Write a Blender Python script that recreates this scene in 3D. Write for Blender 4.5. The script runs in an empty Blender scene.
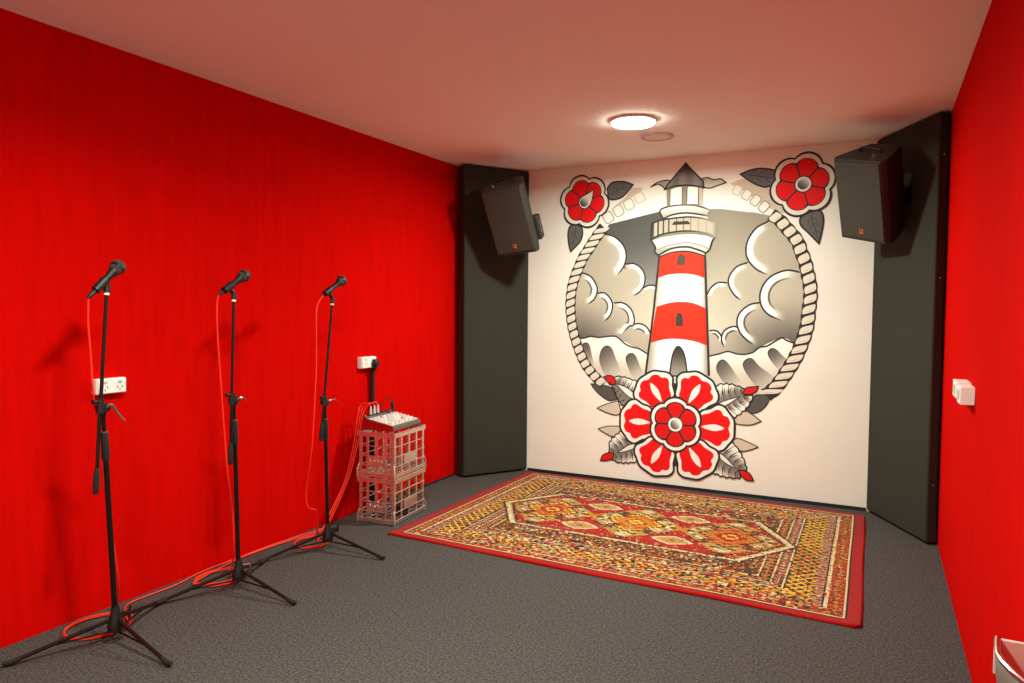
import bpy, bmesh, math, random
import numpy as np
from mathutils import Vector, Matrix, Euler
from mathutils.geometry import delaunay_2d_cdt, tessellate_polygon
random.seed(7); rng = np.random.default_rng(7)
SC = bpy.context.scene; COL = SC.collection
PI = math.pi; R = math.radians
# ------------------------------------------------------------------ room (metres): X along the mural wall, Y into the room, Z up
XL, XR, YB, YF, H = -3.048, 0.3385, 5.394, -1.25, 2.498

# traced outlines of the mural in millimetres on the wall plane (X, Z); a doubled point is a sharp corner
MURAL = {
'sky_left': [(-1907,2026),(-1907,2026),(-1722,2061),(-1501,2104),(-1501,2104),(-1491,2106),(-1491,2106),(-1462,2044),(-1462,2044),(-1563,2016),(-1563,2016),(-1561,1904),(-1561,1904),(-1508,1764),(-1508,1764),(-1531,1432),(-1531,1432),(-1541,1280),(-1541,1280),(-1944,1236),(-1944,1236),(-2152,1427),(-2152,1427),(-2134,1660),(-2134,1660),(-2020,1874),(-2020,1874),(-1954,1954),(-1954,1954)],
'sky_right': [(-1143,2099),(-1143,2099),(-1042,2095),(-844,2060),(-850,2066),(-701,2029),(-701,2029),(-618,1923),(-618,1923),(-569,1824),(-569,1824),(-481,1653),(-481,1653),(-474,1361),(-474,1361),(-729,1267),(-729,1267),(-1132,1261),(-1132,1261),(-1146,1666),(-1146,1666),(-1148,1784),(-1148,1784),(-1129,1796),(-1129,1796),(-1099,1897),(-1099,1897),(-1133,2017),(-1133,2017),(-1178,2105),(-1178,2105)],
'beam_left': [(-1970,2037),(-1970,2037),(-1907,2026),(-1722,2061),(-1501,2104),(-1491,2106),(-1491,2106),(-1436,2136),(-1436,2136),(-1443,2260),(-1443,2260),(-1576,2244),(-1686,2175),(-1817,2102)],
'beam_right': [(-1195,2122),(-1195,2122),(-1143,2099),(-1042,2095),(-844,2060),(-850,2066),(-701,2029),(-701,2029),(-773,2101),(-863,2170),(-965,2228),(-1045,2249),(-1180,2250),(-1180,2250)],
'tan_left': [(-1894,2124),(-1894,2124),(-1856,2168),(-1781,2226),(-1725,2294),(-1725,2294),(-1683,2297),(-1632,2288),(-1632,2288),(-1687,2243),(-1780,2199),(-1836,2157)],
'tan_right': [(-989,2274),(-989,2274),(-933,2295),(-882,2303),(-882,2303),(-809,2252),(-721,2223),(-721,2223),(-709,2166),(-622,2098),(-622,2098),(-604,2046),(-653,2043),(-653,2043),(-718,2087),(-796,2137),(-886,2212)],
'fl_left': [(-2110,2215),(-1900,2202),(-2108,1997),(-2113,2434),(-2329,2228)],
'fl_right': [(-493,2235),(-276,2219),(-488,2005),(-498,2462),(-722,2251)],
'fl_big': [(-1358,483),(-1804,447),(-1351,83),(-908,519),(-1365,892)],
'leaf_lu': [(-1925,2308),(-1925,2308),(-1887,2347),(-1820,2352),(-1773,2343),(-1716,2319),(-1716,2319),(-1753,2274),(-1800,2232),(-1847,2217),(-1895,2217),(-1915,2244)],
'vein_lu': [(-1910,2253),(-1857,2276),(-1801,2300),(-1744,2314)],
'leaf_ll': [(-2236,2024),(-2187,2034),(-2138,2013),(-2128,1961),(-2144,1904),(-2185,1860),(-2229,1821),(-2229,1821),(-2248,1895),(-2253,1973)],
'vein_ll': [(-2187,2022),(-2193,1957),(-2210,1894),(-2227,1836)],
'leaf_ru': [(-917,2337),(-917,2337),(-834,2364),(-746,2363),(-670,2334),(-668,2262),(-738,2233),(-810,2258),(-866,2296)],
'vein_ru': [(-889,2333),(-811,2318),(-734,2301),(-680,2290)],
'leaf_rl': [(-503,2007),(-442,2040),(-380,2045),(-359,1989),(-365,1912),(-383,1821),(-383,1821),(-449,1894),(-502,1952)],
'vein_rl': [(-436,2032),(-425,1970),(-402,1903),(-388,1847)],
'rope_left_faded': [(-1956,2054),(-1884,2096),(-1817,2134),(-1742,2172),(-1668,2215),(-1604,2246)],
'rope_left': [(-1948,2004),(-1981,1968),(-2028,1906),(-2074,1838),(-2122,1769),(-2155,1699),(-2185,1628),(-2206,1564),(-2218,1505),(-2225,1440),(-2227,1369),(-2220,1297),(-2212,1238),(-2194,1162),(-2168,1080),(-2135,998),(-2094,922),(-2046,860),(-1989,804),(-1933,766)],
'rope_right_faded': [(-988,2247),(-920,2216),(-852,2175),(-785,2125),(-723,2070)],
'rope_right': [(-701,2038),(-641,1992),(-597,1939),(-553,1887),(-515,1829),(-499,1776),(-469,1697),(-451,1619),(-436,1552),(-428,1473),(-433,1395),(-438,1350),(-442,1275),(-456,1202),(-476,1134),(-502,1060),(-531,996),(-566,932),(-608,861),(-650,801),(-709,749)],
'c_l1': [(-1954,1954),(-1861,1925),(-1787,1854),(-1764,1772),(-1785,1691),(-1836,1627)],
'c_l2': [(-1772,1710),(-1701,1712),(-1643,1676),(-1612,1613),(-1621,1539),(-1659,1490),(-1704,1465)],
'c_l3': [(-1634,1521),(-1571,1545),(-1520,1532),(-1482,1489)],
'c_l4': [(-2134,1653),(-2058,1620),(-2009,1555),(-1999,1504),(-2022,1440),(-2082,1395)],
'c_l5': [(-2004,1485),(-1934,1485),(-1880,1428),(-1870,1371),(-1892,1307),(-1938,1262)],
'c_l6': [(-1862,1409),(-1787,1409),(-1722,1365),(-1692,1290),(-1700,1234),(-1729,1229),(-1787,1170)],
'c_l7': [(-1717,1235),(-1653,1249),(-1594,1225),(-1553,1164)],
'c_r1': [(-712,1994),(-799,1946),(-852,1868),(-867,1788),(-849,1718),(-792,1653),(-715,1612)],
'c_r2': [(-849,1704),(-927,1673),(-977,1610),(-984,1546),(-946,1475),(-894,1428)],
'c_r3': [(-991,1557),(-1062,1558),(-1114,1517),(-1140,1464)],
'c_r4': [(-496,1625),(-586,1641),(-682,1606),(-740,1543),(-764,1463),(-748,1382),(-697,1325),(-610,1286)],
'c_r5': [(-756,1415),(-834,1397),(-900,1339),(-919,1268),(-897,1198),(-851,1147),(-800,1113)],
'c_r6': [(-886,1222),(-943,1239),(-1006,1208),(-1027,1148),(-1009,1084)],
'c_r7': [(-1118,1206),(-1063,1204),(-1028,1166),(-1021,1131)],
'mass_l': [(-1954,1954),(-1954,1954),(-1820,1855),(-1820,1855),(-1791,1679),(-1791,1679),(-1687,1652),(-1687,1652),(-1628,1527),(-1628,1527),(-1530,1526),(-1530,1526),(-1559,1202),(-1559,1202),(-1579,1006),(-1579,1006),(-1650,1049),(-1805,1124),(-1902,1145),(-2149,1121),(-2149,1121),(-2221,1280),(-2221,1280),(-2207,1375),(-2207,1375),(-2209,1518),(-2209,1518),(-2155,1673),(-2155,1673),(-2047,1862),(-2047,1862)],
'mass_lf': [(-2154,1621),(-2154,1621),(-2084,1556),(-2084,1556),(-2022,1466),(-2022,1466),(-1907,1428),(-1907,1428),(-1879,1352),(-1879,1352),(-1747,1352),(-1747,1352),(-1707,1253),(-1707,1253),(-1729,1229),(-1729,1229),(-1653,1230),(-1653,1230),(-1576,1175),(-1576,1175),(-1579,1011),(-1579,1011),(-1650,1049),(-1805,1124),(-1902,1145),(-1981,1134),(-2149,1121),(-2149,1121),(-2221,1280),(-2221,1280),(-2207,1375),(-2207,1375),(-2209,1518),(-2209,1518)],
'mass_r': [(-712,1994),(-712,1994),(-819,1867),(-819,1867),(-838,1706),(-838,1706),(-937,1627),(-937,1627),(-958,1545),(-958,1545),(-1073,1523),(-1073,1523),(-1136,1476),(-1136,1476),(-1126,1014),(-1126,1014),(-979,1055),(-860,1038),(-760,1091),(-609,1164),(-523,1127),(-523,1127),(-473,1230),(-473,1230),(-442,1328),(-442,1328),(-435,1473),(-435,1473),(-482,1731),(-482,1731),(-570,1891),(-570,1891),(-647,1973),(-647,1973)],
'mass_rf': [(-480,1619),(-480,1619),(-585,1610),(-585,1610),(-712,1520),(-712,1520),(-732,1405),(-732,1405),(-809,1382),(-809,1382),(-885,1300),(-885,1300),(-898,1269),(-898,1269),(-977,1208),(-977,1208),(-1016,1149),(-1016,1149),(-1063,1183),(-1063,1183),(-1118,1176),(-1118,1176),(-1122,1014),(-1122,1014),(-979,1055),(-860,1038),(-760,1091),(-609,1164),(-518,1127),(-518,1127),(-458,1253),(-458,1253),(-436,1328),(-436,1328),(-435,1473),(-435,1473)],
'shore_l': [(-2162,1121),(-2162,1121),(-2105,1126),(-2049,1141),(-1981,1134),(-1902,1145),(-1841,1146),(-1805,1124),(-1756,1085),(-1697,1064),(-1650,1054),(-1580,1015),(-1580,1015),(-1594,858),(-1594,858),(-1670,809),(-1670,809),(-1933,766),(-1933,766),(-1989,804),(-1989,804),(-2046,860),(-2094,922),(-2135,998),(-2172,1079)],
'shore_l_top': [(-2162,1121),(-2105,1126),(-2049,1141),(-1981,1134),(-1902,1145),(-1841,1146),(-1805,1124),(-1756,1085),(-1697,1064),(-1650,1054),(-1580,1015)],
'ov_l1': [(-2123,1063),(-2086,1088),(-2057,1065),(-2034,978),(-2009,885),(-2027,872),(-2078,917),(-2110,987)],
'ov_l2': [(-1972,957),(-1955,1033),(-1913,1068),(-1870,1047),(-1832,962),(-1783,849),(-1812,813),(-1897,820),(-1947,876)],
'ov_l3': [(-1752,982),(-1714,1016),(-1675,997),(-1636,913),(-1606,857),(-1646,816),(-1699,836),(-1736,914)],
'shore_r': [(-1124,1014),(-1124,1014),(-1043,1035),(-979,1055),(-916,1040),(-860,1038),(-804,1055),(-760,1091),(-706,1104),(-652,1140),(-609,1164),(-577,1148),(-523,1127),(-523,1127),(-506,1059),(-531,996),(-566,932),(-608,861),(-650,801),(-709,749),(-709,749),(-843,767),(-843,767),(-1084,764),(-1084,764),(-1112,883),(-1112,883)],
'shore_r_top': [(-1124,1014),(-1043,1035),(-979,1055),(-916,1040),(-860,1038),(-804,1055),(-760,1091),(-706,1104),(-652,1140),(-609,1164),(-577,1148),(-523,1127)],
'ov_r1': [(-1058,933),(-1041,976),(-1007,992),(-960,949),(-913,881),(-861,813),(-934,803),(-1004,829),(-1046,886)],
'ov_r2': [(-869,959),(-848,999),(-809,1008),(-758,958),(-668,892),(-656,853),(-721,783),(-776,812),(-834,884)],
'ov_r3': [(-699,1053),(-683,1082),(-651,1083),(-607,1044),(-560,995),(-583,948),(-615,930),(-659,974),(-687,1013)],
'roof': [(-1312,2450),(-1312,2450),(-1260,2389),(-1181,2306),(-1181,2306),(-1176,2258),(-1176,2258),(-1232,2275),(-1302,2286),(-1390,2286),(-1470,2264),(-1470,2264),(-1439,2308)],
'cloudlet_l': [(-1579,2291),(-1579,2291),(-1525,2323),(-1457,2335),(-1421,2324),(-1421,2324),(-1465,2268),(-1465,2268),(-1488,2291),(-1524,2309)],
'cloudlet_r': [(-1199,2324),(-1199,2324),(-1152,2331),(-1105,2313),(-1055,2314),(-1015,2284),(-1015,2284),(-1071,2270),(-1129,2253),(-1180,2263),(-1180,2263)],
'lantern': [(-1454,2269),(-1454,2269),(-1390,2286),(-1302,2289),(-1198,2268),(-1198,2268),(-1180,2250),(-1180,2250),(-1182,2122),(-1182,2122),(-1317,2142),(-1451,2137),(-1451,2137)],
'pane1': [(-1425,2263),(-1425,2263),(-1381,2277),(-1335,2280),(-1335,2280),(-1336,2144),(-1336,2144),(-1387,2144),(-1426,2139),(-1426,2139)],
'pane2': [(-1298,2278),(-1298,2278),(-1258,2275),(-1215,2267),(-1215,2267),(-1216,2136),(-1216,2136),(-1256,2143),(-1298,2141),(-1298,2141)],
'post_r': [(-1211,2265),(-1211,2265),(-1185,2256),(-1185,2256),(-1184,2122),(-1184,2122),(-1205,2130),(-1205,2130)],
'lanbase': [(-1501,2109),(-1476,2126),(-1405,2140),(-1308,2141),(-1212,2126),(-1126,2093),(-1126,2093),(-1147,2051),(-1147,2051),(-1220,2068),(-1307,2081),(-1404,2073),(-1475,2046),(-1475,2046),(-1493,2078)],
'rail': [(-1565,2014),(-1565,2014),(-1484,2038),(-1306,2051),(-1176,2034),(-1085,1998),(-1085,1998),(-1086,1897),(-1086,1897),(-1153,1925),(-1305,1947),(-1471,1932),(-1567,1896),(-1567,1896)],
'cornice': [(-1569,1896),(-1569,1896),(-1471,1932),(-1305,1947),(-1153,1927),(-1086,1897),(-1086,1897),(-1109,1860),(-1124,1807),(-1150,1779),(-1150,1779),(-1226,1810),(-1302,1829),(-1413,1818),(-1508,1771),(-1508,1771),(-1537,1798),(-1532,1831),(-1555,1871)],
'corn_band': [(-1563,1888),(-1471,1917),(-1304,1932),(-1153,1912),(-1094,1886)],
'corn_low': [(-1525,1808),(-1447,1839),(-1303,1860),(-1194,1838),(-1129,1807)],
'neck': [(-1508,1774),(-1508,1774),(-1413,1818),(-1302,1831),(-1226,1812),(-1154,1781),(-1154,1781),(-1160,1757),(-1160,1757),(-1236,1783),(-1313,1796),(-1412,1788),(-1496,1760),(-1496,1760)],
'tower': [(-1499,1763),(-1499,1763),(-1412,1788),(-1313,1796),(-1236,1786),(-1158,1762),(-1158,1762),(-1141,1432),(-1141,1432),(-1112,871),(-1112,871),(-1594,812),(-1594,812),(-1539,1355),(-1539,1355)],
'tower_l': [(-1499,1771),(-1531,1432),(-1539,1344),(-1594,858)],
'tower_r': [(-1158,1768),(-1141,1432),(-1135,1325),(-1112,871)],
'red1': [(-1499,1763),(-1499,1763),(-1412,1788),(-1313,1796),(-1236,1786),(-1158,1762),(-1158,1762),(-1152,1592),(-1152,1592),(-1233,1619),(-1321,1629),(-1421,1624),(-1515,1599),(-1515,1599)],
'red2': [(-1516,1381),(-1516,1381),(-1424,1409),(-1327,1419),(-1230,1407),(-1130,1364),(-1130,1364),(-1122,1091),(-1122,1091),(-1225,1124),(-1346,1138),(-1444,1133),(-1564,1102),(-1564,1102)],
'win1': [(-1361,1699),(-1361,1699),(-1356,1754),(-1334,1771),(-1310,1753),(-1309,1698),(-1309,1698)],
'win2': [(-1365,1238),(-1365,1238),(-1359,1312),(-1342,1334),(-1320,1312),(-1314,1239),(-1314,1239)],
'door': [(-1408,854),(-1408,854),(-1386,1014),(-1345,1082),(-1298,1022),(-1270,861),(-1270,861)],
'bl_ul': [(-1896,786),(-1896,786),(-1836,827),(-1746,823),(-1630,786),(-1630,786),(-1652,689),(-1684,648),(-1684,648),(-1716,598),(-1773,609),(-1819,671),(-1850,742)],
'bv_ul': [(-1832,772),(-1832,772),(-1745,748),(-1652,684),(-1652,684),(-1662,650),(-1662,650),(-1737,684)],
'bb_ul': [(-1930,825),(-1930,825),(-1889,836),(-1848,822),(-1831,772),(-1831,772),(-1858,766),(-1899,786)],
'bl_ll': [(-1880,199),(-1880,199),(-1874,303),(-1814,374),(-1758,400),(-1680,349),(-1635,310),(-1635,310),(-1621,182),(-1621,182),(-1706,162),(-1796,154),(-1857,172)],
'bv_ll': [(-1812,228),(-1812,228),(-1723,295),(-1652,319),(-1652,319),(-1671,278),(-1752,241)],
'bb_ll': [(-1952,151),(-1952,151),(-1931,197),(-1873,222),(-1840,214),(-1840,214),(-1854,177),(-1903,155)],
'bl_ur': [(-1084,764),(-1084,764),(-1035,808),(-943,813),(-852,787),(-852,787),(-858,747),(-858,747),(-794,741),(-794,741),(-830,663),(-893,597),(-951,566),(-951,566),(-1005,627),(-1065,657),(-1065,657)],
'bv_ur': [(-1065,653),(-1065,653),(-993,693),(-883,732),(-883,732),(-979,661),(-1051,634)],
'bb_ur': [(-867,752),(-867,752),(-840,796),(-761,811),(-761,811),(-773,778),(-813,752)],
'bl_lr': [(-1092,299),(-1092,299),(-1039,324),(-986,370),(-941,388),(-881,326),(-838,236),(-833,189),(-833,189),(-881,184),(-881,184),(-871,138),(-942,130),(-1008,136),(-1062,155),(-1090,196)],
'bv_lr': [(-1068,308),(-1068,308),(-998,290),(-902,199),(-902,199),(-984,234)],
'bb_lr': [(-887,190),(-887,190),(-840,189),(-801,166),(-778,124),(-778,124),(-828,123),(-867,155)],
'tl1': [(-1986,570),(-1986,570),(-1909,607),(-1811,640),(-1811,640),(-1784,543),(-1784,543),(-1832,525),(-1908,540)],
'tl2': [(-1976,404),(-1976,404),(-1891,432),(-1770,440),(-1770,440),(-1800,385),(-1852,353),(-1921,376)],
'tl3': [(-938,544),(-938,544),(-862,626),(-797,604),(-736,560),(-736,560),(-808,528),(-898,527)],
'tl4': [(-941,395),(-941,395),(-896,422),(-818,399),(-752,372),(-752,372),(-804,347),(-868,331),(-921,363)],
'wedge_l': [(-2043,761),(-2043,761),(-1957,761),(-1865,741),(-1865,741),(-1818,650),(-1818,650),(-1887,635),(-1956,670),(-2011,718)],
'wedge_r': [(-862,640),(-862,640),(-812,707),(-775,749),(-775,749),(-680,755),(-680,755),(-692,695),(-735,639),(-797,612)],
}
STANDS = [
{'base': (-2.695, 1.796), 'pole_top': (-2.695, 1.767, 0.874), 'boom_top': (-2.665, 1.764, 1.407), 'boom_bottom': (-2.665, 1.706, 0.641), 'clamp': (-2.675, 1.747, 0.957), 'wing': (-2.655, 1.817, 0.9), 'tail': (-2.665, 1.703, 1.396), 'head': (-2.665, 1.806, 1.5)},
{'base': (-2.692, 2.415), 'pole_top': (-2.692, 2.409, 0.867), 'boom_top': (-2.662, 2.376, 1.39), 'boom_bottom': (-2.662, 2.347, 0.634), 'clamp': (-2.672, 2.38, 0.919), 'wing': (-2.652, 2.433, 0.914), 'tail': (-2.662, 2.298, 1.413), 'head': (-2.662, 2.431, 1.496)},
{'base': (-2.707, 3.056), 'pole_top': (-2.707, 3.062, 0.775), 'boom_top': (-2.677, 3.065, 1.379), 'boom_bottom': (-2.677, 2.971, 0.642), 'clamp': (-2.687, 3.015, 0.838), 'wing': (-2.667, 3.088, 0.838), 'tail': (-2.677, 2.959, 1.403), 'head': (-2.677, 3.136, 1.501)}]
CABLES = [
{'hang': [(-2.665, 1.703, 1.394), (-2.665, 1.69, 1.36), (-2.665, 1.689, 1.28), (-2.665, 1.697, 1.147), (-2.665, 1.702, 1.032), (-2.725, 1.761, 0.825), (-2.725, 1.782, 0.621), (-2.725, 1.804, 0.454), (-2.725, 1.823, 0.325), (-2.735, 1.84, 0.202)], 'coil': [(-2.972, 1.757, 0.006), (-2.932, 1.966, 0.006), (-2.8, 1.757, 0.006)], 'run': [(-3.014, 1.97, 0.006), (-2.98, 2.037, 0.006), (-2.997, 2.169, 0.006), (-2.996, 2.308, 0.006), (-3.059, 2.485, 0.006), (-3.033, 2.665, 0.006), (-3.039, 2.937, 0.006), (-3.007, 3.179, 0.006), (-2.988, 3.322, 0.006)]},
{'hang': [(-2.665, 2.301, 1.409), (-2.665, 2.284, 1.366), (-2.665, 2.284, 1.248), (-2.665, 2.296, 1.066), (-2.665, 2.32, 0.741), (-2.665, 2.335, 0.575), (-2.71, 2.4, 0.375), (-2.71, 2.405, 0.195)], 'coil': [(-2.968, 2.381, 0.006), (-2.881, 2.581, 0.006), (-2.805, 2.368, 0.006)], 'run': [(-3.062, 2.5, 0.006), (-3.006, 2.654, 0.006), (-3.013, 2.912, 0.006), (-2.98, 3.151, 0.006), (-2.964, 3.312, 0.006)]},
{'hang': [(-2.665, 2.946, 1.399), (-2.665, 2.93, 1.351), (-2.665, 2.925, 1.181), (-2.665, 2.922, 1.005), (-2.665, 2.889, 0.618), (-2.74, 2.926, 0.365), (-2.74, 2.937, 0.269), (-2.74, 3.011, 0.217), (-2.74, 3.062, 0.164)], 'coil': [(-2.968, 3.034, 0.006), (-2.862, 3.215, 0.006), (-2.794, 2.992, 0.006)], 'run': [(-2.982, 3.129, 0.006), (-2.982, 3.28, 0.006), (-2.989, 3.367, 0.006)]}]
EXPOSURE = 1.29


# ------------------------------------------------------------------ colour + materials
def lin(c):
    return tuple((v/255/12.92 if v/255 <= .04045 else ((v/255+.055)/1.055)**2.4) for v in c)
def mat(name, rgb, rough=.5, metal=0., var=0., vscale=30., bump=0., bscale=200., coat=0., spec=.5, stretch=None, detail=3.):
    """procedural principled material: base colour with a noise variation and a noise bump"""
    m = bpy.data.materials.new(name); m.use_nodes = True
    nt = m.node_tree; b = nt.nodes['Principled BSDF']
    b.inputs['Roughness'].default_value = rough; b.inputs['Metallic'].default_value = metal
    b.inputs['Specular IOR Level'].default_value = spec; b.inputs['Coat Weight'].default_value = coat
    c = lin(rgb)
    tc = nt.nodes.new('ShaderNodeTexCoord'); mp = nt.nodes.new('ShaderNodeMapping')
    if stretch: mp.inputs['Scale'].default_value = stretch
    nt.links.new(tc.outputs['Object'], mp.inputs['Vector'])
    n = nt.nodes.new('ShaderNodeTexNoise'); n.inputs['Scale'].default_value = vscale; n.inputs['Detail'].default_value = detail
    nt.links.new(mp.outputs['Vector'], n.inputs['Vector'])
    r = nt.nodes.new('ShaderNodeValToRGB')
    r.color_ramp.elements[0].position = .3; r.color_ramp.elements[1].position = .7
    r.color_ramp.elements[0].color = tuple(max(0, v*(1-var)) for v in c)+(1,)
    r.color_ramp.elements[1].color = tuple(min(1, v*(1+var)) for v in c)+(1,)
    nt.links.new(n.outputs['Fac'], r.inputs['Fac']); nt.links.new(r.outputs['Color'], b.inputs['Base Color'])
    if bump:
        n2 = nt.nodes.new('ShaderNodeTexNoise'); n2.inputs['Scale'].default_value = bscale; n2.inputs['Detail'].default_value = 2
        nt.links.new(mp.outputs['Vector'], n2.inputs['Vector'])
        bp = nt.nodes.new('ShaderNodeBump'); bp.inputs['Strength'].default_value = bump; bp.inputs['Distance'].default_value = .004
        nt.links.new(n2.outputs['Fac'], bp.inputs['Height']); nt.links.new(bp.outputs['Normal'], b.inputs['Normal'])
    return m
def attr_mat(name, rough, bump, bscale, spec=.3, sheen=0):
    """painted / woven surface whose own colours sit in a colour attribute"""
    m = mat(name, (128,128,128), rough, 0, .0, 40, bump, bscale, spec=spec)
    nt = m.node_tree; b = nt.nodes['Principled BSDF']
    a = nt.nodes.new('ShaderNodeAttribute'); a.attribute_name = 'Col'
    n = nt.nodes.new('ShaderNodeTexNoise'); n.inputs['Scale'].default_value = 60
    mr = nt.nodes.new('ShaderNodeMapRange'); mr.inputs['To Min'].default_value = .94; mr.inputs['To Max'].default_value = 1.04
    nt.links.new(n.outputs['Fac'], mr.inputs['Value'])
    mx = nt.nodes.new('ShaderNodeVectorMath'); mx.operation = 'SCALE'
    nt.links.new(a.outputs['Color'], mx.inputs[0]); nt.links.new(mr.outputs['Result'], mx.inputs['Scale'])
    nt.links.new(mx.outputs['Vector'], b.inputs['Base Color'])
    b.inputs['Sheen Weight'].default_value = sheen
    return m
def lamp_mat(name, rgb, strength):
    m = bpy.data.materials.new(name); m.use_nodes = True; b = m.node_tree.nodes['Principled BSDF']
    b.inputs['Base Color'].default_value = (.8,.8,.8,1); b.inputs['Emission Color'].default_value = tuple(rgb)+(1,)
    b.inputs['Emission Strength'].default_value = strength
    return m
M = dict(
    red_felt=mat('red_felt_wall', (200, 7, 3), .95, 0, .07, 26, .45, 260, spec=.02, stretch=(1, 1, .12), detail=6),
    cream=mat('cream_wall_paint', (238, 230, 216), .75, 0, .015, 3, .08, 140, spec=.25),
    ceil=mat('ceiling_paint', (250, 246, 240), .85, 0, .01, 2, .05, 120, spec=.2),
    carpet=mat('grey_carpet', (75, 69, 66), 1., 0, .62, 105, .9, 300, spec=.1, detail=8),
    black_trim=mat('black_trim', (20, 19, 18), .6, 0, .05, 20),
    fabric=mat('charcoal_fabric', (53, 50, 42), .95, 0, .06, 300, .35, 700, spec=.2),
    spk=mat('speaker_cabinet_black', (48, 44, 37), .6, 0, .08, 200, .5, 420, spec=.4),
    grille=mat('speaker_grille_black', (60, 56, 47), .65, .0, .35, 420, .5, 520, spec=.4),
    badge=mat('orange_badge', (205, 120, 48), .45, .1, .03, 60),
    blk=mat('black_powder_coat', (13, 12, 11), .4, .1, .06, 90, spec=.4),
    blk_plastic=mat('black_plastic', (17, 16, 15), .5, 0, .06, 90),
    rubber=mat('dark_rubber', (17, 15, 14), .8, 0, .1, 120),
    chrome=mat('polished_steel', (205, 200, 194), .22, 1., .04, 60),
    zinc=mat('zinc_plated_wire', (226, 216, 204), .3, .92, .12, 45, .1, 200),
    mesh=mat('microphone_mesh', (86, 82, 74), .45, .7, .35, 700, .8, 900),
    cable=mat('red_cable_jacket', (238, 44, 12), .5, 0, .05, 40),
    white_pl=mat('white_switch_plastic', (240, 236, 228), .4, 0, .02, 30),
    grey_pl=mat('pale_grey_plastic', (196, 192, 184), .45, 0, .04, 60),
    slot=mat('dark_socket_slot', (50, 46, 42), .6, 0, .02, 30),
    mixer_red=mat('mixer_red_cheek', (150, 10, 12), .35, 0, .05, 40),
    mixer_top=mat('mixer_panel_grey', (206, 202, 194), .42, .1, .06, 220),
    mixer_blk=mat('mixer_front_charcoal', (92, 88, 82), .4, 0, .05, 60),
    knob_w=mat('pale_knob', (232, 228, 218), .4, 0, .03, 30),
    knob_r=mat('red_knob', (190, 30, 24), .4, 0, .03, 30),
    knob_k=mat('black_knob', (34, 32, 30), .4, 0, .03, 30),
    steel=mat('brushed_steel', (225, 218, 208), .3, .85, .06, 12, .05, 200, stretch=(1, 12, 1)),
    lining=mat('lining_red_reflection_tint', (226, 204, 192), .35, .25, .05, 20),  # pinkish reflection of the red wall put into the basin's inside colour
    bowl_out=mat('grey_steel_outside', (120, 112, 104), .4, .6, .05, 20),
    lamp=lamp_mat('lamp_diffuser', (1., 1.12, .95), 20.),
    lamp_off=mat('unlit_diffuser', (232, 214, 200), .5, 0, .02, 20),
    lamp_ring=mat('white_lamp_ring', (236, 230, 222), .5, 0, .02, 20),
    ring_dim=mat('pinkish_grey_ring', (190, 168, 156), .5, 0, .02, 20),
    paint=attr_mat('mural_paint', .7, .1, 160),
    rug=attr_mat('woven_rug_pile', 1., .8, 420, spec=.05, sheen=.1),
    rug_edge=mat('rug_red_binding', (158, 14, 10), 1., 0, .15, 160, .6, 400, spec=.05),
)
# ------------------------------------------------------------------ object helpers
def tag(o, label=None, cat=None, group=None, kind=None):
    if label: o['label'] = label
    if cat: o['category'] = cat
    if group: o['group'] = group
    if kind: o['kind'] = kind
    return o
def thing(name, loc, label, cat, group=None, rot=(0, 0, 0)):
    o = bpy.data.objects.new(name, None); COL.objects.link(o)
    o.location = loc; o.rotation_euler = rot; o.empty_display_size = .05
    return tag(o, label, cat, group)
def copy_tree(o, parent=None):
    c = o.copy(); COL.objects.link(c)
    if parent: c.parent = parent
    for ch in list(o.children): copy_tree(ch, c)
    return c
def frame_to(d):
    d = Vector(d).normalized(); a = Vector((0, 0, 1)) if abs(d.z) < .9 else Vector((1, 0, 0))
    x = d.cross(a).normalized(); y = d.cross(x).normalized()
    return x, y, d
def crom(P, n=6, closed=False):
    P = [Vector(p) for p in P]; N = len(P); out = []
    if N < 3: return P
    for i in range(N if closed else N-1):
        p0 = P[(i-1) % N] if closed or i else P[0]*2-P[1]
        p1 = P[i]; p2 = P[(i+1) % N]
        p3 = P[(i+2) % N] if closed or i+2 < N else P[-1]*2-P[-2]
        for k in range(n):
            t = k/n
            out.append(.5*((2*p1)+(p2-p0)*t+(2*p0-5*p1+4*p2-p3)*t*t+(3*p1-p0-3*p2+p3)*t**3))
    if not closed: out.append(P[-1])
    return out
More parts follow.
